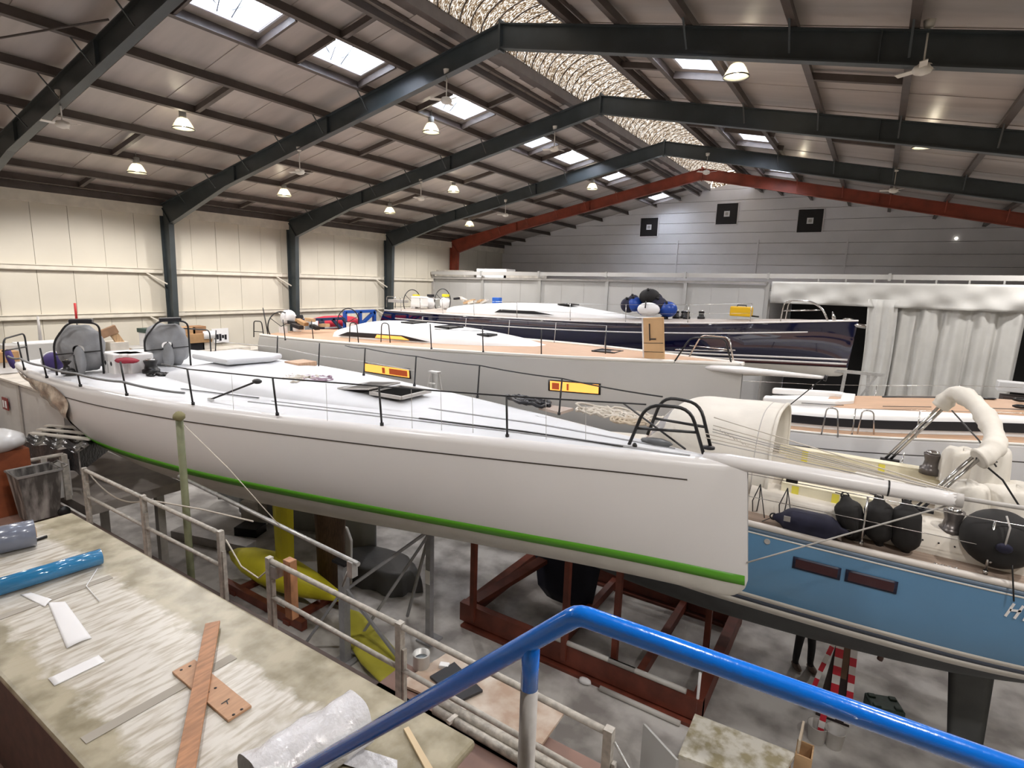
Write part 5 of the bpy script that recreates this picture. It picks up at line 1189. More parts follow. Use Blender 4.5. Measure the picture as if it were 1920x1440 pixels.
# white panel fence segment beyond the bin
t = thing('white_panel_rail', 'low white panelled barrier with square posts behind the bin', 'barrier', P(110, 960, z=ZM))
a, b = P(30, 868, z=H-3.7), P(118, 852, z=H-3.7)
MB().tube([a, b], .04, 8).build('top_rail', M_rail, t)
for f_ in (.05, .55, 1): q = a.lerp(b, f_); MB().box((q.x, q.y, (ZM+q.z)/2), (.13, .1, q.z-ZM)).build('post', M_rail, t)
MB().prism([a-Vector((0, -.06, .12)), b-Vector((0, -.06, .12)), Vector((b.x, b.y+.06, ZM+.05)), Vector((a.x, a.y+.06, ZM+.05))], (0, .03, 0)).build('panel', M_pan, t)
MB().prism([P(25, 900, z=H-4.2), P(45, 925, z=H-4.4), P(50, 960, z=ZM+.05), P(28, 950, z=ZM+.05)], (0, .05, 0)).build('blue_sheet', mat('pale_blue_film', (.25, .36, .55), .4), t)
# clutter on the far bench behind the stern: a long bench along the left wall
XB = -21.2
bz = H-2.95
t = thing('wall_bench', 'long pale workbench along the left wall behind the white yacht stern', 'workbench', (XB, 9.5, 0))
MB().box((XB, 9.5, bz-.04), (1.1, 9.0, .08)).build('top', M_board, t)
MB().box((XB-.3, 9.5, bz/2), (.5, 8.8, bz-.1)).build('cabinet_front', M_pan, t)
def onb(px, py, w, d, h, m, name, label, cat='box', x=XB, bottom=None):
    q = P(px, py, x=x); zt_ = q.z; h = min(h, zt_-bz) if zt_-h < bz+.02 else h; c = Vector((x, q.y, (bz+zt_)/2)); return tag(MB().box(Vector((x, q.y, zt_-h/2)), (d, w, h)).build(name, m, bevel=.01), label, cat)
onb(345, 613, .55, .5, .35, M_card, 'cardboard_box', 'open cardboard box left of two at the top of the stack by the column')
onb(367, 611, .5, .5, .35, mat('dark_cardboard', (.33, .18, .09), .8), 'cardboard_box', 'darker cardboard box at the top right of the stack by the column')
onb(356, 625, 1.3, .6, .34, M_card, 'cardboard_box', 'wide cardboard box lower in the stack by the column')
onb(365, 636, .5, .4, .7, M_dark, 'black_case', 'black case standing under the cardboard boxes', 'case')
onb(385, 630, .45, .4, .85, M_board, 'beige_machine', 'small beige machine with a paper roll beside the cardboard boxes', 'machine')
onb(375, 655, 3.6, .8, .7, M_board, 'bench_box', 'long pale box under the cardboard stack')
q = P(392, 628, x=XB+.3); tag(MB().lathe([(.02, -.2), (.15, -.2), (.15, .2), (.02, .2)], q, (0, 1, 0), 16).build('paper_roll', M_paper), 'white paper roll on the beige machine', 'paper roll')
onb(290, 615, .9, .6, .14, mat('dark_green_lid', (.015, .05, .04), .5), 'green_tub_lid', 'dark green flat lid on a white tub by the column', 'lid')
onb(290, 621, .8, .55, .9, M_paper, 'white_tub', 'white tub under the dark green lid', 'tub')
onb(150, 637, .9, .7, .8, M_pan, 'white_machine', 'white machine body behind the left helm cover', 'machine')
onb(215, 640, .55, .7, .6, M_board, 'timber_box', 'pale box behind the left helm cover, under the leaning planks')
onb(255, 650, .6, .9, 1.0, M_pan, 'white_cabinet', 'white cabinet between the two helm covers', 'cabinet')
onb(60, 643, 1.5, .7, .7, M_pan, 'pale_cabinet', 'pale cabinet behind the stern rail at left', 'cabinet')
onb(75, 640, 1.2, .5, .12, M_paper, 'white_rag', 'crumpled white rags on the pale cabinet', 'rag')
for a, b, w, l in (((178, 632), (218, 616), .26, 'thick plank leaning upward behind the left helm cover'), ((213, 626), (240, 662), .22, 'plank leaning downward between the helm covers'), ((117, 625), (140, 634), .16, 'pale board end sticking out left of the red float pole')):
    p_, q_ = P(*a, x=XB+.2), P(*b, x=XB+.25); tag(MB().beam(p_, q_, .16, w).build('plank', M_ply if 'thick' not in l else mat('brown_plank', (.32, .19, .11), .7, var=.15, scale=4), bevel=.005), l, 'plank')
q = P(147, 632, x=XB+.4); t = thing('danbuoy', 'red danbuoy pole with a bright orange float behind the left helm', 'buoy', q)
MB().blob(q-Vector((0, 0, .03)), (.17, .17, .16), 12, 8).build('float', mat('fluorescent_orange', (.9, .06, .02), .5), t); MB().tube([q, q+Vector((.0, .0, .55))], .018, 6).build('pole', M_dark, t); MB().tube([q+Vector((0, 0, .5)), q+Vector((0, 0, 1.05))], .035, 8).build('flag_wrap', mat('red_flag', (.5, .03, .03), .6), t)
q = P(76, 638, x=XB); tag(MB().tube([q, q+Vector((0, 0, .72))], [.05, .03], 8).build('pipe_stub', M_grey), 'short dark pipe standing up behind the stern rail', 'pipe')
q = P(413, 629, x=XL+.03); t = thing('wall_notice', 'white notice with a dark skyline picture on the left wall', 'notice', q); MB().box(q, (.02, .75, .62)).build('sheet', M_paper, t)
for k in range(5): MB().box(q+Vector((.013, -.25+.12*k, -.08+.03*(k % 2))), (.006, .10, .14+.08*(k % 3))).build('print', M_dark, t)
# cockpit gear of the white yacht
def purple(q, w): 
    t = thing('purple_bag', 'purple sail bag with white bands in the white yacht cockpit', 'bag', q); MB().blob(q, (w, .22, .2), 14, 9).build('body', MATS['purple_cloth'], t); MB().tube(arc(q+Vector((-w*.45, 0, 0)), .20, 0, 2*math.pi, 16, (0, 1, 0), (0, 0, 1))[:-1], .02, 6, closed=True).build('band', M_paper, t)
purple(P(102, 677, z=zd+.24), .28)
q = P(212, 678, z=zd+.28); t = thing('striped_cushion', 'black and white striped cushion roll between the helms', 'cushion', q)
for k in range(5): MB().lathe([(.16, 0), (.19, .05), (.19, .10), (.16, .15)], q+Vector((-.3+.14*k, 0, 0)), (1, 0, 0), 12).build('roll_band', M_paper if k % 2 else M_dark, t)
q = P(238, 676, z=zd+.38); tag(MB().blob(q, (.32, .2, .06), 12, 6, .1).build('red_cloth', mat('red_cloth', (.30, .02, .04), .8)), 'dark red cloth on the cockpit lockers between the helms', 'cloth')
for k, px in enumerate((228, 243, 258)):
    q = P(px, 700, z=zd+.02); MB().box(q+Vector((0, 0, .24)), (.55, .5, .48)).build('cockpit_locker', M_roofw, MAIN.t, bevel=.03); 
q = P(320, 618, z=zd+1.2); MB().lathe([(.05, 0), (.05, .12), (.14, .14), (.14, .2), (.05, .24)], P(320, 625, y=8.0), n=14).build('compass', M_chrome, MAIN.t)
rope_coil('rope_tangle', 'dark tangled rope beside the winch near the coachroof', P(300, 706, z=zd+.05), .26, .022, 8, M_black)
rope_coil('rope_tangle', 'white and grey rope tangle on the coachroof amidships', P(545, 712, z=zd+.22), .50, .022, 14, M_rope)
rope_coil('rope_tangle', 'mauve rope tangle on the coachroof, right of the white one', P(575, 713, z=zd+.22), .45, .022, 12, mat('mauve_rope', (.35, .25, .32), .8))
rope_coil('rope_tangle', 'black rope and blocks on the far coachroof edge', P(602, 698, z=zd+.2), .34, .022, 8, M_black)
rope_coil('rope_coil', 'heaped pale rope beyond the white yacht foredeck, left of the black hoops', P(1150, 783, z=zd-.0), .55, .020, 26, M_rope)
rope_coil('rope_coil', 'looser pale rope loops just behind the black bow hoops', P(1195, 797, z=zd+.02), .36, .020, 14, mat('tan_rope', (.5, .42, .32), .8))
rope_coil('rope_coil', 'small black rope loop lying on the white foredeck', P(1015, 787, z=zd+.04), .14, .014, 2, M_black, flat=.1)
rope_coil('rope_heap', 'crumpled dark net on the far side of the foredeck', P(990, 757, z=zd+.05), .36, .035, 14, M_dark)
def teakp(): 
    q = [P(*k, z=zd+.02) for k in ((1010, 768), (1050, 778), (1075, 770), (1020, 762))]; return tag(MB().prism(q, (0, 0, .05)).build('wooden_board', mat('grey_brown_panel', (.42, .34, .29), .7)), 'flat grey brown wooden panel on the far side of the foredeck', 'panel')
teakp()
# ------------------------------------------------------------------ laminated table and things on it
ZT = H-3.5
M_lam = mat('resin_stained_laminate', (0.42, 0.375, 0.295), 0.35, col2=(0.66, 0.635, 0.58), scale=2.6, stretch=(7.0, 1.2, 1), bump=.1, bscale=20, lo=.36, hi=.56, detail=12)
def stain(m, yr_, yl_, xe_):
    """olive resin stain soaked in along the table edges, with a ragged border"""
    nt = m.node_tree; b = nt.nodes['Principled BSDF']; src = b.inputs['Base Color'].links[0].from_socket
    N = nt.nodes.new; tc = N('ShaderNodeTexCoord'); sp = N('ShaderNodeSeparateXYZ'); nt.links.new(tc.outputs['Object'], sp.inputs[0])
    n = N('ShaderNodeTexNoise'); n.inputs['Scale'].default_value = 5; n.inputs['Detail'].default_value = 10; nt.links.new(tc.outputs['Object'], n.inputs['Vector'])
    def mt(op, a, b_):
        k = N('ShaderNodeMath'); k.operation = op
        for i, q in enumerate((a, b_)):
            if isinstance(q, (int, float)): k.inputs[i].default_value = q
            else: nt.links.new(q, k.inputs[i])
        return k.outputs[0]
    nz = mt('MULTIPLY', mt('SUBTRACT', n.outputs['Fac'], 0.5), 0.5)
    f1 = mt('MULTIPLY', mt('ADD', mt('SUBTRACT', sp.outputs['Y'], yr_), nz), 9.0)
    f2 = mt('MULTIPLY', mt('ADD', mt('SUBTRACT', yl_, sp.outputs['Y']), nz), 9.0)
    f3 = mt('MULTIPLY', mt('ADD', mt('SUBTRACT', sp.outputs['X'], xe_), mt('MULTIPLY', nz, 3.0)), 2.0)
    f = mt('MAXIMUM', mt('MAXIMUM', f1, f2), f3); cl = N('ShaderNodeClamp'); nt.links.new(f, cl.inputs[0])
    n2 = N('ShaderNodeTexNoise'); n2.inputs['Scale'].default_value = 3.5; n2.inputs['Detail'].default_value = 9; nt.links.new(tc.outputs['Object'], n2.inputs['Vector'])
    r = N('ShaderNodeValToRGB'); r.color_ramp.elements[0].position = .36; r.color_ramp.elements[1].position = .62; r.color_ramp.elements[0].color = (.21, .18, .105, 1); r.color_ramp.elements[1].color = (.42, .375, .265, 1); nt.links.new(n2.outputs['Fac'], r.inputs[0])
    mx = N('ShaderNodeMix'); mx.data_type = 'RGBA'; nt.links.new(mt('MULTIPLY', cl.outputs[0], .95), mx.inputs[0]); nt.links.new(src, mx.inputs[6]); nt.links.new(r.outputs[0], mx.inputs[7]); nt.links.new(mx.outputs[2], b.inputs['Base Color'])
M_lamend = mat('mottled_resin_end', (0.40, 0.35, 0.22), 0.3, col2=(0.74, 0.71, 0.63), scale=6.0, lo=.38, hi=.6, detail=8, bump=.1, bscale=25)
tc_ = [P(165, 952, z=ZT), P(893, 1387, z=ZT)]
x0, x1 = tc_[0].x, tc_[1].x; yr = tc_[1].y; yl = P(70, 1345, z=ZT).y
t = thing('laminating_table', 'long resin stained laminating table in the left foreground', 'table', ((x0+x1)/2, (yl+yr)/2, ZM))
MB().box(((x0+x1)/2, (yl+yr)/2, ZT-.04), (x1-x0, yr-yl, .08)).build('top', M_lam, t, bevel=.03)
# stained border along the long edge, worn tape lines across
yb0 = yr-.50
stain(M_lam, (yr-yl)/2-.55, -(yr-yl)/2+.34, (x1-x0)/2-1.5)
for a, b in (((0, 1158), (238, 1070)), ((185, 1372), (455, 1222))):
    p_, q_ = P(*a, z=ZT+.003), P(*b, z=ZT+.003); xm = (p_.x+q_.x)/2; MB().box((xm, (yl+yb0)/2+.05, ZT+.004), (.10, yb0-yl-.1, .003)).build('grey_tape_line', mat('grey_tape', (.36, .33, .28), .6), t)
MB().box(((x0+x1)/2, yl+.05, (ZT+ZM)/2-.05), (x1-x0-.1, .06, ZT-ZM-.1)).build('side_panel', mat('dark_brown_panel', (.07, .03, .022), .5, var=.3, scale=8), t)
MB().box(((x0+x1)/2, yr-.15, (ZT+ZM)/2-.05), (x1-x0-.4, .06, ZT-ZM-.1)).build('side_panel', MATS['dark_brown_panel'], t)
for x in (x0+.15, (x0+x1)/2, x1-.25):
    for y in (yl+.15, yr-.25): MB().box((x, y, (ZT+ZM)/2-.04), (.1, .1, ZT-ZM-.08)).build('leg', M_redsteel, t)
def roll(name, label, a, b, r, m, core=None):
    a, b = Vector(a), Vector(b); d = b-a; L = d.length; t = thing(name, label, 'roll', a)
    MB().lathe([(r*.86, 0), (r, .004), (r, L), (r*.86, L+.002)], a, d, 24).build('roll', m, t)
    MB().lathe([(r*.35, -.01), (r*.4, -.01), (r*.4, L+.012), (r*.35, L+.012)], a, d, 14).build('core_tube', core or M_card, t); return t
p_, q_ = P(190, 1043, z=ZT+.10), P(-60, 1118, z=ZT+.10); t = roll('film_roll', 'glossy blue film roll lying across the table', p_, q_, .095, mat('blue_film', (.03, .20, .42), .12, coat=.6), M_blue)
a_ = p_.lerp(q_, .05)+Vector((.09, -.02, -.09)); MB().tube([a_, a_+Vector((.35, -.25, -.0)), a_+Vector((.8, -.3, .0))], .006, 5).build('loose_strip', M_paper, t)
p_, q_ = P(66, 998, z=ZT+.17), P(-80, 1030, z=ZT+.17); roll('film_roll', 'thick grey foil roll at the far left end of the table', p_, q_, .17, mat('grey_film', (.17, .19, .25), .2, coat=.4))
p_, q_ = P(82, 1002, z=ZT+.02), P(-20, 1035, z=ZT+.02); tag(MB().tube([p_+Vector((.1, .0, 0)), q_+Vector((.1, 0, 0))], .02, 8).build('black_rod', M_black), 'thin black rod beside the grey foil roll', 'rod')
# clear bubble film roll, near end
p_, q_ = P(672, 1345, z=ZT+.20), P(470, 1475, z=ZT+.20)
t = thing('clear_film_roll', 'crinkled clear plastic film roll lying on the near table end', 'roll', p_)
d_ = (q_-p_); x_, y_ = perp(d_)
def fr_(u, v):
    a = 2*math.pi*u; r = .20*(1+.05*math.sin(5*a+11*v)+.03*math.sin(23*v+3*a)); return p_+d_*v+x_*(r*math.cos(a))+y_*(r*math.sin(a))
MB().grid(fr_, 36, 24).build('film', mat('crinkled_clear_plastic', (.70, .70, .73), .08, bump=.9, bscale=14, spec=.8), t)
mb = MB(); mb.poly([fr_(i/36, 0) for i in range(36)]); mb.build('end', mat('milky_end', (.7, .7, .72), .3), t)
MB().grid(lambda u, v: P(lerp(590, 745, u), lerp(1440, 1400, v)+50*(u-.5), z=ZT+.012+.02*abs(math.sin(14*u+6*v))), 14, 8).build('loose_film', MATS['crinkled_clear_plastic'], t)
# boards
pts = [P(*q, z=ZT+.03) for q in ((385, 1174), (413, 1168), (358, 1500), (318, 1500))]; tag(MB().prism(pts, (0, 0, .03)).build('long_plank', M_wood, bevel=.004), 'reddish wooden plank lying across the near end of the table', 'plank')
pts = [P(*q, z=ZT+.004) for q in ((323, 1263), (365, 1240), (472, 1327), (428, 1355))]; t = thing('short_board', 'short drilled wooden board under the reddish plank', 'board', pts[0])
MB().prism(pts, (0, 0, .022)).build('panel', mat('light_reddish_board', (.50, .29, .17), .55, var=.1, scale=6, stretch=(5, 1, 1)), t, bevel=.003)
for px, py in ((340, 1256), (356, 1249), (404, 1290), (390, 1298), (453, 1330), (438, 1340)): MB().lathe([(.012, 0), (.012, .002), (.002, .0025)], P(px, py, z=ZT+.027), n=8).build('hole', M_dark, t)
MB().beam(P(415, 1320, z=ZT+.028), P(430, 1310, z=ZT+.028), .008, .003).build('pencil_mark', M_dark, t); MB().beam(P(427, 1320, z=ZT+.028), P(425, 1314, z=ZT+.028), .008, .003).build('pencil_mark', M_dark, t)
pts = [P(*q, z=ZT+.004) for q in ((757, 1370), (766, 1366), (815, 1450), (800, 1450))]; tag(MB().prism(pts, (0, 0, .02)).build('thin_batten', mat('pale_batten', (.66, .52, .33), .6)), 'thin pale batten near the table corner', 'batten')
# papers
def paper(label, pts, dz=.006, fold=True):
    a, b, c, d = (P(*q, z=ZT+.006) for q in pts)
    def fn(u, v): q = a.lerp(b, u).lerp(d.lerp(c, u), v); return q+Vector((0, 0, .012*math.sin(3.1*u)*abs(math.sin(5*v)) if fold else 0.0))
    return tag(MB().grid(fn, 8, 10).build('paper_strip', M_paper, solid=.002), label, 'paper')
paper('folded white cloth strip, wide end towards the middle of the table', ((90, 1130), (122, 1128), (172, 1196), (125, 1216)))
paper('narrow folded end of the white cloth strip near the blue roll', ((38, 1115), (58, 1111), (98, 1124), (84, 1138)))
paper('white paper strip lying flat left of the reddish plank', ((90, 1272), (185, 1228), (197, 1240), (102, 1286)), fold=False)
# ------------------------------------------------------------------ mezzanine edge things beyond the railing
pts = [P(*q, z=ZM+.02) for q in ((838, 1228), (1057, 1342), (1016, 1400), (748, 1285))]
tag(MB().prism(pts, (0, 0, .03)).build('plywood_sheet', mat('stained_plywood', (.42, .30, .22), .55, col2=(.62, .55, .47), scale=3, lo=.4, hi=.65, detail=8)), 'stained plywood sheet lying outside the guard railing', 'board')
pts = [P(*q, z=ZM+.06) for q in ((806, 1272), (852, 1245), (905, 1298), (862, 1318))]; tag(MB().prism(pts, (0, 0, .03)).build('black_sheet', mat('matt_black_panel', (.03, .03, .034), .5)), 'matt black panel lying on the plywood sheet', 'panel')
p_, q_ = P(835, 1312, z=ZM+.05), P(1075, 1447, z=ZM+.05); t = thing('wrapped_tubes', 'bundle of foil wrapped tubes along the mezzanine edge', 'tubes', p_)
for k in range(3): o = Vector((0, -.09*k, .04*(k == 1))); MB().tube([p_+o, q_+o], .05, 10).build('tube', mat('foil_wrap', (.45, .42, .37), .35, var=.3, scale=12, bump=.5, bscale=20), t)
c = P(790, 1252, z=ZM+.02); t = thing('tin_can', 'open paint tin with bluish contents outside the railing', 'tin', c); MB().lathe([(.09, 0), (.10, .02), (.10, .18), (.105, .2), (.09, .2), (.088, .12), (.01, .115)], c, n=20).build('can', M_alu, t); MB().lathe([(.085, .125), (.01, .13)], c, n=16).build('contents', mat('blue_grey_paint', (.25, .3, .34), .3), t)
q = P(833, 1248, z=ZM+.07); tag(MB().box(q, (.12, .08, .05), Matrix.Rotation(.4, 3, 'Z')).build('white_switch', M_paper, bevel=.01), 'small white fitting on the plywood behind the tin', 'fitting')
q = P(808, 1297, z=ZM+.03); tag(MB().box(q, (.16, .12, .03), Matrix.Rotation(.3, 3, 'Z')).build('white_pad', M_paper), 'small white pad on the mezzanine by the railing post', 'pad')
p_, q_ = P(840, 1355, z=ZM+.08), P(872, 1330, z=ZM+.08); tag(MB().beam(p_, q_, .05, .04).build('pale_batten', M_board), 'short pale batten across the wrapped tubes', 'batten')
# ------------------------------------------------------------------ blue stair handrail in front
k0 = P(1085, 1152, d=1.20); kl = P(540, 1460, d=1.8); kr = P(2000, 1478, d=1.02); kr = k0+(kr-k0)*2.2
t = thing('stair_handrail', 'glossy blue tube handrail with grey post in the foreground', 'handrail', k0)
MB().tube(fillet([kl, k0, kr], .02, 3), .0225, 20).build('rail', M_blue, t)
pf = k0.lerp(kl, .10); pf = k0.lerp(kl, .115); dn = pf-Vector((0, 0, .118))
M_gp = mat('grey_post_paint', (.36, .34, .32), .5, var=.06, scale=30)
MB().tube([pf, dn], .0205, 20).build('post_top', M_blue, t)
MB().tube([dn, dn-Vector((0, 0, .9))], .0205, 20).build('post', M_gp, t)
# ------------------------------------------------------------------ the floor below: cradle, stands, keel gear
cr = thing('steel_cradle', 'red brown steel cradle under the light blue yacht', 'cradle', (-4.2, 10.2, 0))
for yy in (9.05, 12.4):
    MB().box((-4.25, yy, .30), (5.2, .16, .42)).build('long_beam', M_redsteel, cr)
    MB().box((-4.25, yy-.03, .03), (5.0, .3, .06)).build('foot_plate', M_redsteel, cr)
for x in (-6.75, -1.75): MB().beam((x, 9.0, .3), (x, 12.4, .3), .2, .36).build('cross_beam', M_redsteel, cr)
for x in (-4.6, -2.9): MB().beam((x, 9.0, .2), (x, 12.4, .2), .14, .2).build('cross_beam', M_redsteel, cr)
for px, py in ((887, 1140), (1058, 1210), (1152, 1230), (1325, 1200)):
    q = P(px, py, z=.5); MB().beam((q.x, q.y, .2), (q.x, q.y, 2.3), .11, .11).build('upright', M_redsteel, cr)
MB().beam((-6.6, 9.2, .5), (-5.4, 11.9, 1.3), .26, .10).build('diagonal', M_redsteel, cr)
M_pipe = mat('pale_plastic_pipe', (.55, .53, .5), .5)
for a, b, l in (((1000, 1180), (1190, 1262), 'left pale pipe lying on top of the cradle beam'), ((1140, 1245), (1285, 1310), 'right pale pipe lying on the cradle beam')):
    p_, q_ = P(*a, y=8.97), P(*b, y=8.97); zz = .56; p_ = Vector((p_.x, 8.99, zz)); q_ = Vector((q_.x, 8.99, zz)); tag(MB().tube([p_, q_], .05, 10).build('plastic_pipe', M_pipe), l, 'pipe')
p_, q_ = P(1125, 1290, z=.05), P(1275, 1357, z=.05); tag(MB().tube([p_, q_], .05, 10).build('plastic_pipe', M_pipe), 'pale pipe lying on the floor in front of the cradle', 'pipe')
q = P(1097, 1277, z=.06); tag(MB().blob(q, (.13, .08, .06), 10, 6, .08).build('white_rag', M_paper), 'small white rag on the floor in front of the cradle', 'rag')
# grey steel boat stands under the white hull
M_st = mat('grey_stand_paint', (.30, .30, .31), .45, var=.12, scale=6)
def stand(label, base, h, legs, r=.06):
    base = Vector((base[0], base[1], 0)); t = thing('boat_stand', label, 'boat stand', base, 'grey steel stands under the white hull')
    MB().box(base+Vector((0, 0, h/2)), (r*2, r*2, h)).build('post', M_st, t)
    for (dx, dy, zt_, zb_) in legs: MB().beam(base+Vector((0, 0, zt_)), base+Vector((dx, dy, zb_)), .05, .05).build('brace', M_st, t)
    MB().box(base+Vector((0, 0, h+.02)), (.35, .25, .05)).build('pad', M_dark, t)
    MB().box(base+Vector((0, 0, .02)), (.4, .4, .04)).build('foot', M_st, t); return t
q = P(648, 1240, z=0); stand('grey steel boat stand with scaffold clamp beside the yellow bulb', (q.x, q.y), 2.1, ((1.6, .3, 1.6, .05), (-1.0, -.2, 1.55, .05), (1.35, 1.5, 1.5, 2.85)), .075)
q = P(805, 1200, z=0); t = stand('grey steel boat stand with a white label, right of the clamped one', (q.x, q.y), 2.55, ((-1.1, -1.0, 2.4, .05), (-.9, .3, 2.45, .05)), .06)
MB().box(Vector((q.x, q.y-.07, 1.45)), (.12, .01, .3)).build('label', M_paper, t)
q = P(640, 1040, y=8.6); tag(MB().prism([(q.x-.3, 8.6, .05), (q.x+.3, 8.6, .05), (q.x+.34, 8.6, 1.2), (q.x+.18, 8.6, 1.5), (q.x-.18, 8.6, 1.5), (q.x-.3, 8.6, 1.25)], (0, .08, 0)).build('white_rudder_board', M_roofw, bevel=.03), 'rounded white board standing behind the clamped boat stand', 'board')
# timber prop next to keel
MB()
q = Vector((-10.1, 8.2, 0)); tag(MB().tube([q, q+Vector((0, 0, 1.5)), q+Vector((.05, 0, 3.0))], [.30, .33, .42], 10).build('timber_prop', mat('dark_brown_timber', (.10, .055, .03), .7, var=.3, scale=6, stretch=(6, 6, 1))), 'dark brown wrapped prop behind the yellow keel fin', 'prop')
# red keel pit frame under the bulb
t = thing('keel_trestle', 'dark red trestle frame under the yellow bulb', 'trestle', (-10.8, 7.4, 0))
for dx in (-1.0, 1.0): MB().box((-10.85+dx, 7.4, .05), (.2, 1.3, .1)).build('cross_beam', M_redsteel, t)
for dy in (-.55, .55): MB().box((-10.85, 7.4+dy, .12), (3.0, .14, .2)).build('long_beam', M_redsteel, t)
# second yellow foil on the floor
a, b = P(645, 1140, z=.2), P(752, 1290, z=.2); d_ = (b-a); n_ = Vector((-d_.y, d_.x, 0)).normalized()
pr = [(-.0, .03), (.12, .22), (.35, .34), (.65, .36), (.88, .26), (1.0, .06)]
mb = MB(); mb.tube([a+d_*f_ for f_, r in pr], [r for f_, r in pr], 16, flat=.35); tag(mb.build('yellow_rudder', mat('olive_yellow_primer', (.50, .46, .05), .5, var=.1, scale=2)), 'olive yellow rudder blade lying on the floor beside the bulb', 'rudder')
t = thing('rudder_block', 'dark timber blocks under the olive yellow rudder blade', 'block', (a+b)/2*1.0)
for f_ in (.3, .75): q = a+d_*f_; MB().box((q.x, q.y, .05), (.3, .3, .1)).build('block', M_dark, t)
# floor clutter by keel
def clutter(px, py, w, d, h, m, name, label, cat, z=0):
    q = P(px, py, z=z); return tag(MB().box((q.x, q.y, z+h/2), (w, d, h), Matrix.Rotation(random.uniform(-.4, .4), 3, 'Z')).build(name, m, bevel=.01), label, cat)
clutter(470, 1000, .7, .5, .25, M_dark, 'floor_jack', 'black machine on the floor left of the yellow fin', 'machine')
clutter(478, 985, .6, .4, .8, M_board, 'pale_stool', 'pale wooden stool left of the yellow fin', 'stool')
clutter(578, 1005, 1.3, .35, .15, M_galv, 'pallet_jack', 'long grey trolley on the floor right of the yellow fin', 'trolley')
clutter(588, 980, .5, .5, .35, M_paper, 'white_tub', 'white tub on the floor behind the trolley', 'tub')
clutter(400, 1020, 2.6, .4, .25, M_grey, 'steel_beam', 'grey steel beam on the floor left of the bulb', 'beam')
q = P(715, 1085, z=0); shade_m = mat('dark_floor_shade', (.08, .08, .08), .5, bump=.4, bscale=5)  # dark mound added to paint the floor shadow between bulb and cradle
def shade_mound(a, b):
    an = 2*math.pi*a; k = b; r = (1-(1-k)**2.5)**(1/2.5); fl = 1+.10*k*math.sin(6*an)+.05*math.sin(11*an)*k
    return q+Vector((1.15*r*fl*math.cos(an), .6*r*fl*math.sin(an), .55*(1-k**3)+.01))
tag(MB().grid(shade_mound, 36, 10).build('painted_shade_heap', shade_m), 'dark mound added as painted floor shade between bulb and cradle', 'shade_mound')
q = P(935, 1040, y=13.3); tag(MB().box((q.x, 13.3, .75), (.7, .5, 1.5)).build('white_cabinet', M_pan), 'white cabinet on the floor seen under the white hull', 'cabinet')
# bench with mottled top, white panel and wooden box at bottom centre right
zz = .9
c = [P(*q, z=zz) for q in ((1303, 1338), (1492, 1412), (1452, 1480), (1272, 1415))]
t = thing('mottled_bench', 'bench with mottled resin stained top at the bottom edge', 'bench', Vector((c[0].x, c[0].y, 0)))
MB().prism([p-Vector((0, 0, .06)) for p in c], (0, 0, .06)).build('top', M_lamend, t)
for p in c: m_ = (c[0]+c[2])/2; q = p.lerp(m_, .1); MB().box((q.x, q.y, .42), (.08, .08, .84)).build('leg', M_ply, t)
MB().prism([c[3]-Vector((0, 0, .06)), c[2]-Vector((0, 0, .06)), Vector((c[2].x, c[2].y, .1)), Vector((c[3].x, c[3].y, .1))], (0, .03, 0)).build('front_panel', M_board, t)
pts = [P(1492, 1403, z=zz), P(1506, 1362, z=zz+.22), P(1507, 1388, z=zz+.0), P(1494, 1425, z=zz-.05)]
tag(MB().prism([c[1]+Vector((.01, 0, -.02)), c[1]+Vector((.01, 0, .22)), c[1].lerp(c[0], 0)+Vector((.02, .45, .22)), c[1]+Vector((.02, .45, -.02))], (.03, 0, 0)).build('end_board', mat('pale_end_board', (.62, .52, .4), .6)), 'pale board standing at the right end of the mottled bench', 'board')
q = P(1507, 1420, z=zz-.1); t = thing('wooden_crate', 'small open wooden crate beside the mottled bench', 'crate', q)
for dx, dy, sx, sy in ((-.1, 0, .02, .3), (.1, 0, .02, .3), (0, -.15, .22, .02), (0, .15, .22, .02)): MB().box(q+Vector((dx, dy, 0)), (sx, sy, .26)).build('side', M_ply, t)
MB().box(q+Vector((0, 0, -.12)), (.22, .3, .02)).build('bottom', M_ply, t); MB().box((q.x, q.y, (q.z-.13)/2), (.16, .2, q.z-.14)).build('pedestal', M_board, t)
a, b = P(1206, 1357, z=1.1), P(1268, 1425, z=1.1); tag(MB().prism([a, b, Vector((b.x, b.y, 0.02)), Vector((a.x, a.y, 0.02))], (.03, .02, 0)).build('white_board', M_pan), 'white board standing left of the mottled bench', 'panel')
p_ = P(1306, 1330, z=.3); tag(MB().tube([(p_.x, p_.y, 0), (p_.x, p_.y, 1.0)], .025, 8).build('white_pole', M_paper), 'thin white pole standing behind the mottled bench', 'pole')
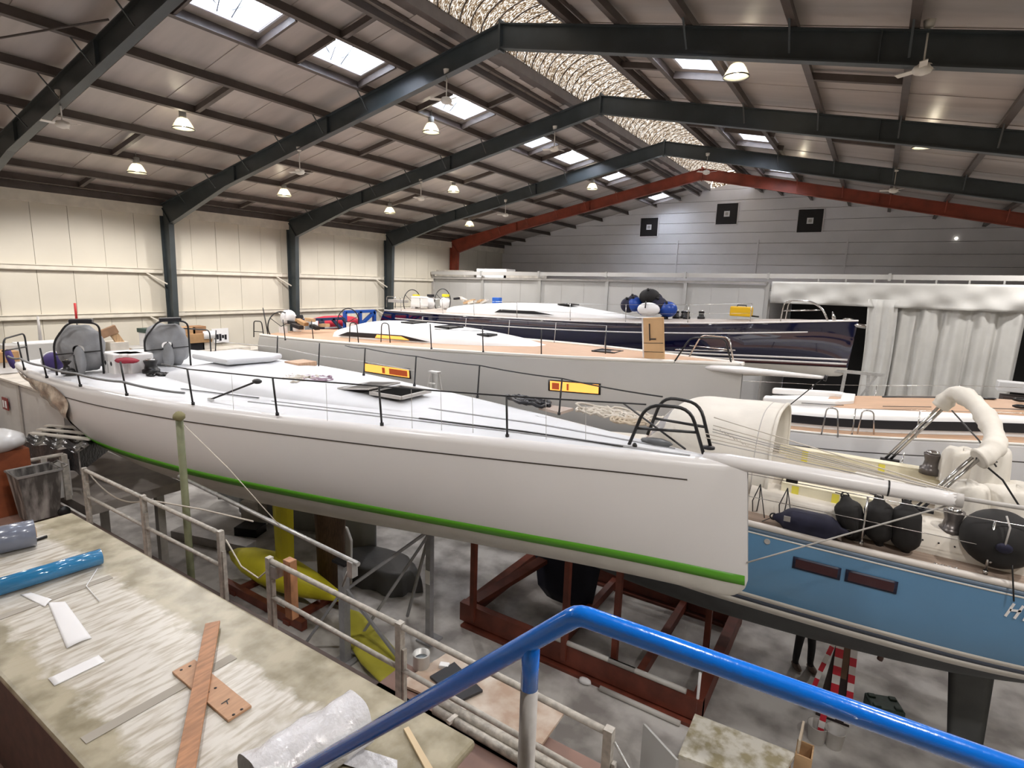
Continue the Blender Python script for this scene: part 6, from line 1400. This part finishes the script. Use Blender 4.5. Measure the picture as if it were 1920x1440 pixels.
# buckets with barrier tape
for px, py, l in ((1530, 1388, 'white bucket left of two on the floor behind the blue handrail'), (1562, 1398, 'white bucket right of two on the floor behind the blue handrail')):
    c = P(px, py, z=0); t = thing('bucket', l, 'bucket', c, 'white buckets on the floor'); MB().lathe([(.12, 0), (.125, .01), (.155, .30), (.165, .31), (.15, .31), (.12, .03), (.01, .025)], c, n=20).build('body', mat('off_white_bucket', (.55, .53, .51), .5), t); MB().tube(arc(c+Vector((0, 0, .30)), .16, 0, math.pi, 10, (1, 0, 0), (0, -.6, -.5)), .006, 5).build('handle', M_galv, t)
M_rt = mat('barrier_red', (.55, .02, .04), .5); M_wt = mat('barrier_white', (.72, .70, .70), .5)
def tape(parent, pts, w=.075, seg=.16):
    L = 0; k = 0
    for a, b in zip(pts, pts[1:]):
        a, b = Vector(a), Vector(b); n = max(1, round((b-a).length/seg))
        for i in range(n): MB().beam(a.lerp(b, i/n), a.lerp(b, (i+1)/n), w, .006, (0, 1, 0)).build('tape_segment', M_rt if k % 2 else M_wt, parent); k += 1
c = P(1560, 1352, z=0); t = thing('taped_prop', 'dark boat prop wrapped with red and white barrier tape', 'prop', c)
MB().prism([c+Vector((-.26, 0, 0)), c+Vector((.26, 0, 0)), c+Vector((.10, 0, 1.5)), c+Vector((-.10, 0, 1.5))], (0, .12, 0)).build('stand', mat('dark_prop', (.03, .018, .018), .5), t)
MB().beam(c+Vector((.05, .0, .9)), c+Vector((.07, 0, 1.75)), .12, .12).build('timber', mat('prop_timber', (.14, .08, .05), .7), t)
for s_ in (-1, 1): MB().tube(arc(c+Vector((.04+.34*s_, .05, 1.45)), .16, math.pi*(.5 if s_ > 0 else .5)-1.9*s_, math.pi*.5+1.3*s_, 14, (1, 0, 0), (0, 0, 1)), .045, 8).build('hook', mat('brown_hook', (.10, .05, .04), .6), t)
tape(t, [c+Vector((-.42, -.05, .1)), c+Vector((-.28, -.06, .9)), c+Vector((-.12, -.06, 1.6))]); tape(t, [c+Vector((-.02, -.07, .1)), c+Vector((-.05, -.07, 1.6))], .12); tape(t, [c+Vector((.22, -.07, .1)), c+Vector((.16, -.07, 1.5))], .10)
c2 = P(1537, 1392, z=.02); t2 = thing('barrier_tape', 'loose red and white barrier tape hanging between the buckets', 'tape', c2); tape(t2, [c2+Vector((-.02, 0, .0)), c2+Vector((.0, .05, .5))], .09, .12)
# dark green crate on floor
c = P(1655, 1340, z=0); t = thing('green_crate', 'dark green plastic crate on the floor beside the grey rudder', 'crate', c); R = Matrix.Rotation(.35, 3, 'Z'); M_gc = mat('dark_green_plastic', (.02, .045, .03), .5, var=.3, scale=9)
MB().box(c+Vector((0, 0, .12)), (.52, .42, .26), R).build('body', M_gc, t, bevel=.03)
for dx, dy in ((-.17, -.12), (.17, -.12), (-.17, .12), (.17, .12)): MB().box(c+R @ Vector((dx, dy, .25)), (.12, .1, .06), R).build('corner', M_gc, t, bevel=.015)
MB().box(c+R @ Vector((0, 0, .235)), (.18, .12, .02), R).build('recess', M_black, t)
# person under the blue hull: only the legs show
c = P(1503, 1252, z=0)
bm_v = [(0, 0, .92), (0, .0, 1.12), (0, .02, 1.36), (0, .03, 1.46), (0, 0.06, 1.60), (-.10, 0, .86), (-.115, .02, .48), (-.12, .05, .10), (-.13, -.12, .05), (.10, 0, .86), (.125, -.04, .48), (.14, -.03, .10), (.15, -.20, .05), (-.19, .02, 1.38), (-.25, .03, 1.10), (-.22, -.12, .90), (.19, .02, 1.38), (.25, .03, 1.10), (.22, -.12, .90)]
ed = [(0, 1), (1, 2), (2, 3), (3, 4), (0, 5), (5, 6), (6, 7), (7, 8), (0, 9), (9, 10), (10, 11), (11, 12), (2, 13), (13, 14), (14, 15), (2, 16), (16, 17), (17, 18)]
rad = [.15, .14, .16, .06, .10, .105, .085, .07, .05, .105, .085, .07, .05, .07, .05, .04, .07, .05, .04]
me = bpy.data.meshes.new('person'); me.from_pydata(bm_v, ed, []); po = bpy.data.objects.new('person', me); COL.objects.link(po); po.location = c; po.rotation_euler.z = math.radians(35)
md = po.modifiers.new('skin', 'SKIN'); 
for i, sv in enumerate(me.skin_vertices[0].data): sv.radius = (rad[i], rad[i]*.85); sv.use_root = (i == 0)
sb = po.modifiers.new('sub', 'SUBSURF'); sb.levels = 2; sb.render_levels = 2
me.materials.append(mat('black_workwear', (.018, .018, .022), .8, var=.2, scale=8)); tag(po, 'person standing under the blue yacht, only black trousers and work shoes visible', 'person')
RZ = Matrix.Rotation(math.radians(35), 3, 'Z')
for (ax, ay) in ((-.12, .05), (.14, -.03)):
    MB().blob(c+RZ @ Vector((ax*1.04, ay-.07, .055)), (.065, .16, .07), 12, 8, R=RZ).build('shoe', mat('tan_work_shoe', (.16, .12, .10), .7, var=.2, scale=12)); sh = bpy.context.scene.objects[-1] if False else None
for o in [o for o in COL.objects if o.name.startswith('shoe') and o.parent is None]:
    mw = o.matrix_world.copy(); o.parent = po; o.matrix_parent_inverse = (Matrix.Translation(c) @ Matrix.Rotation(math.radians(35), 4, 'Z')).inverted()
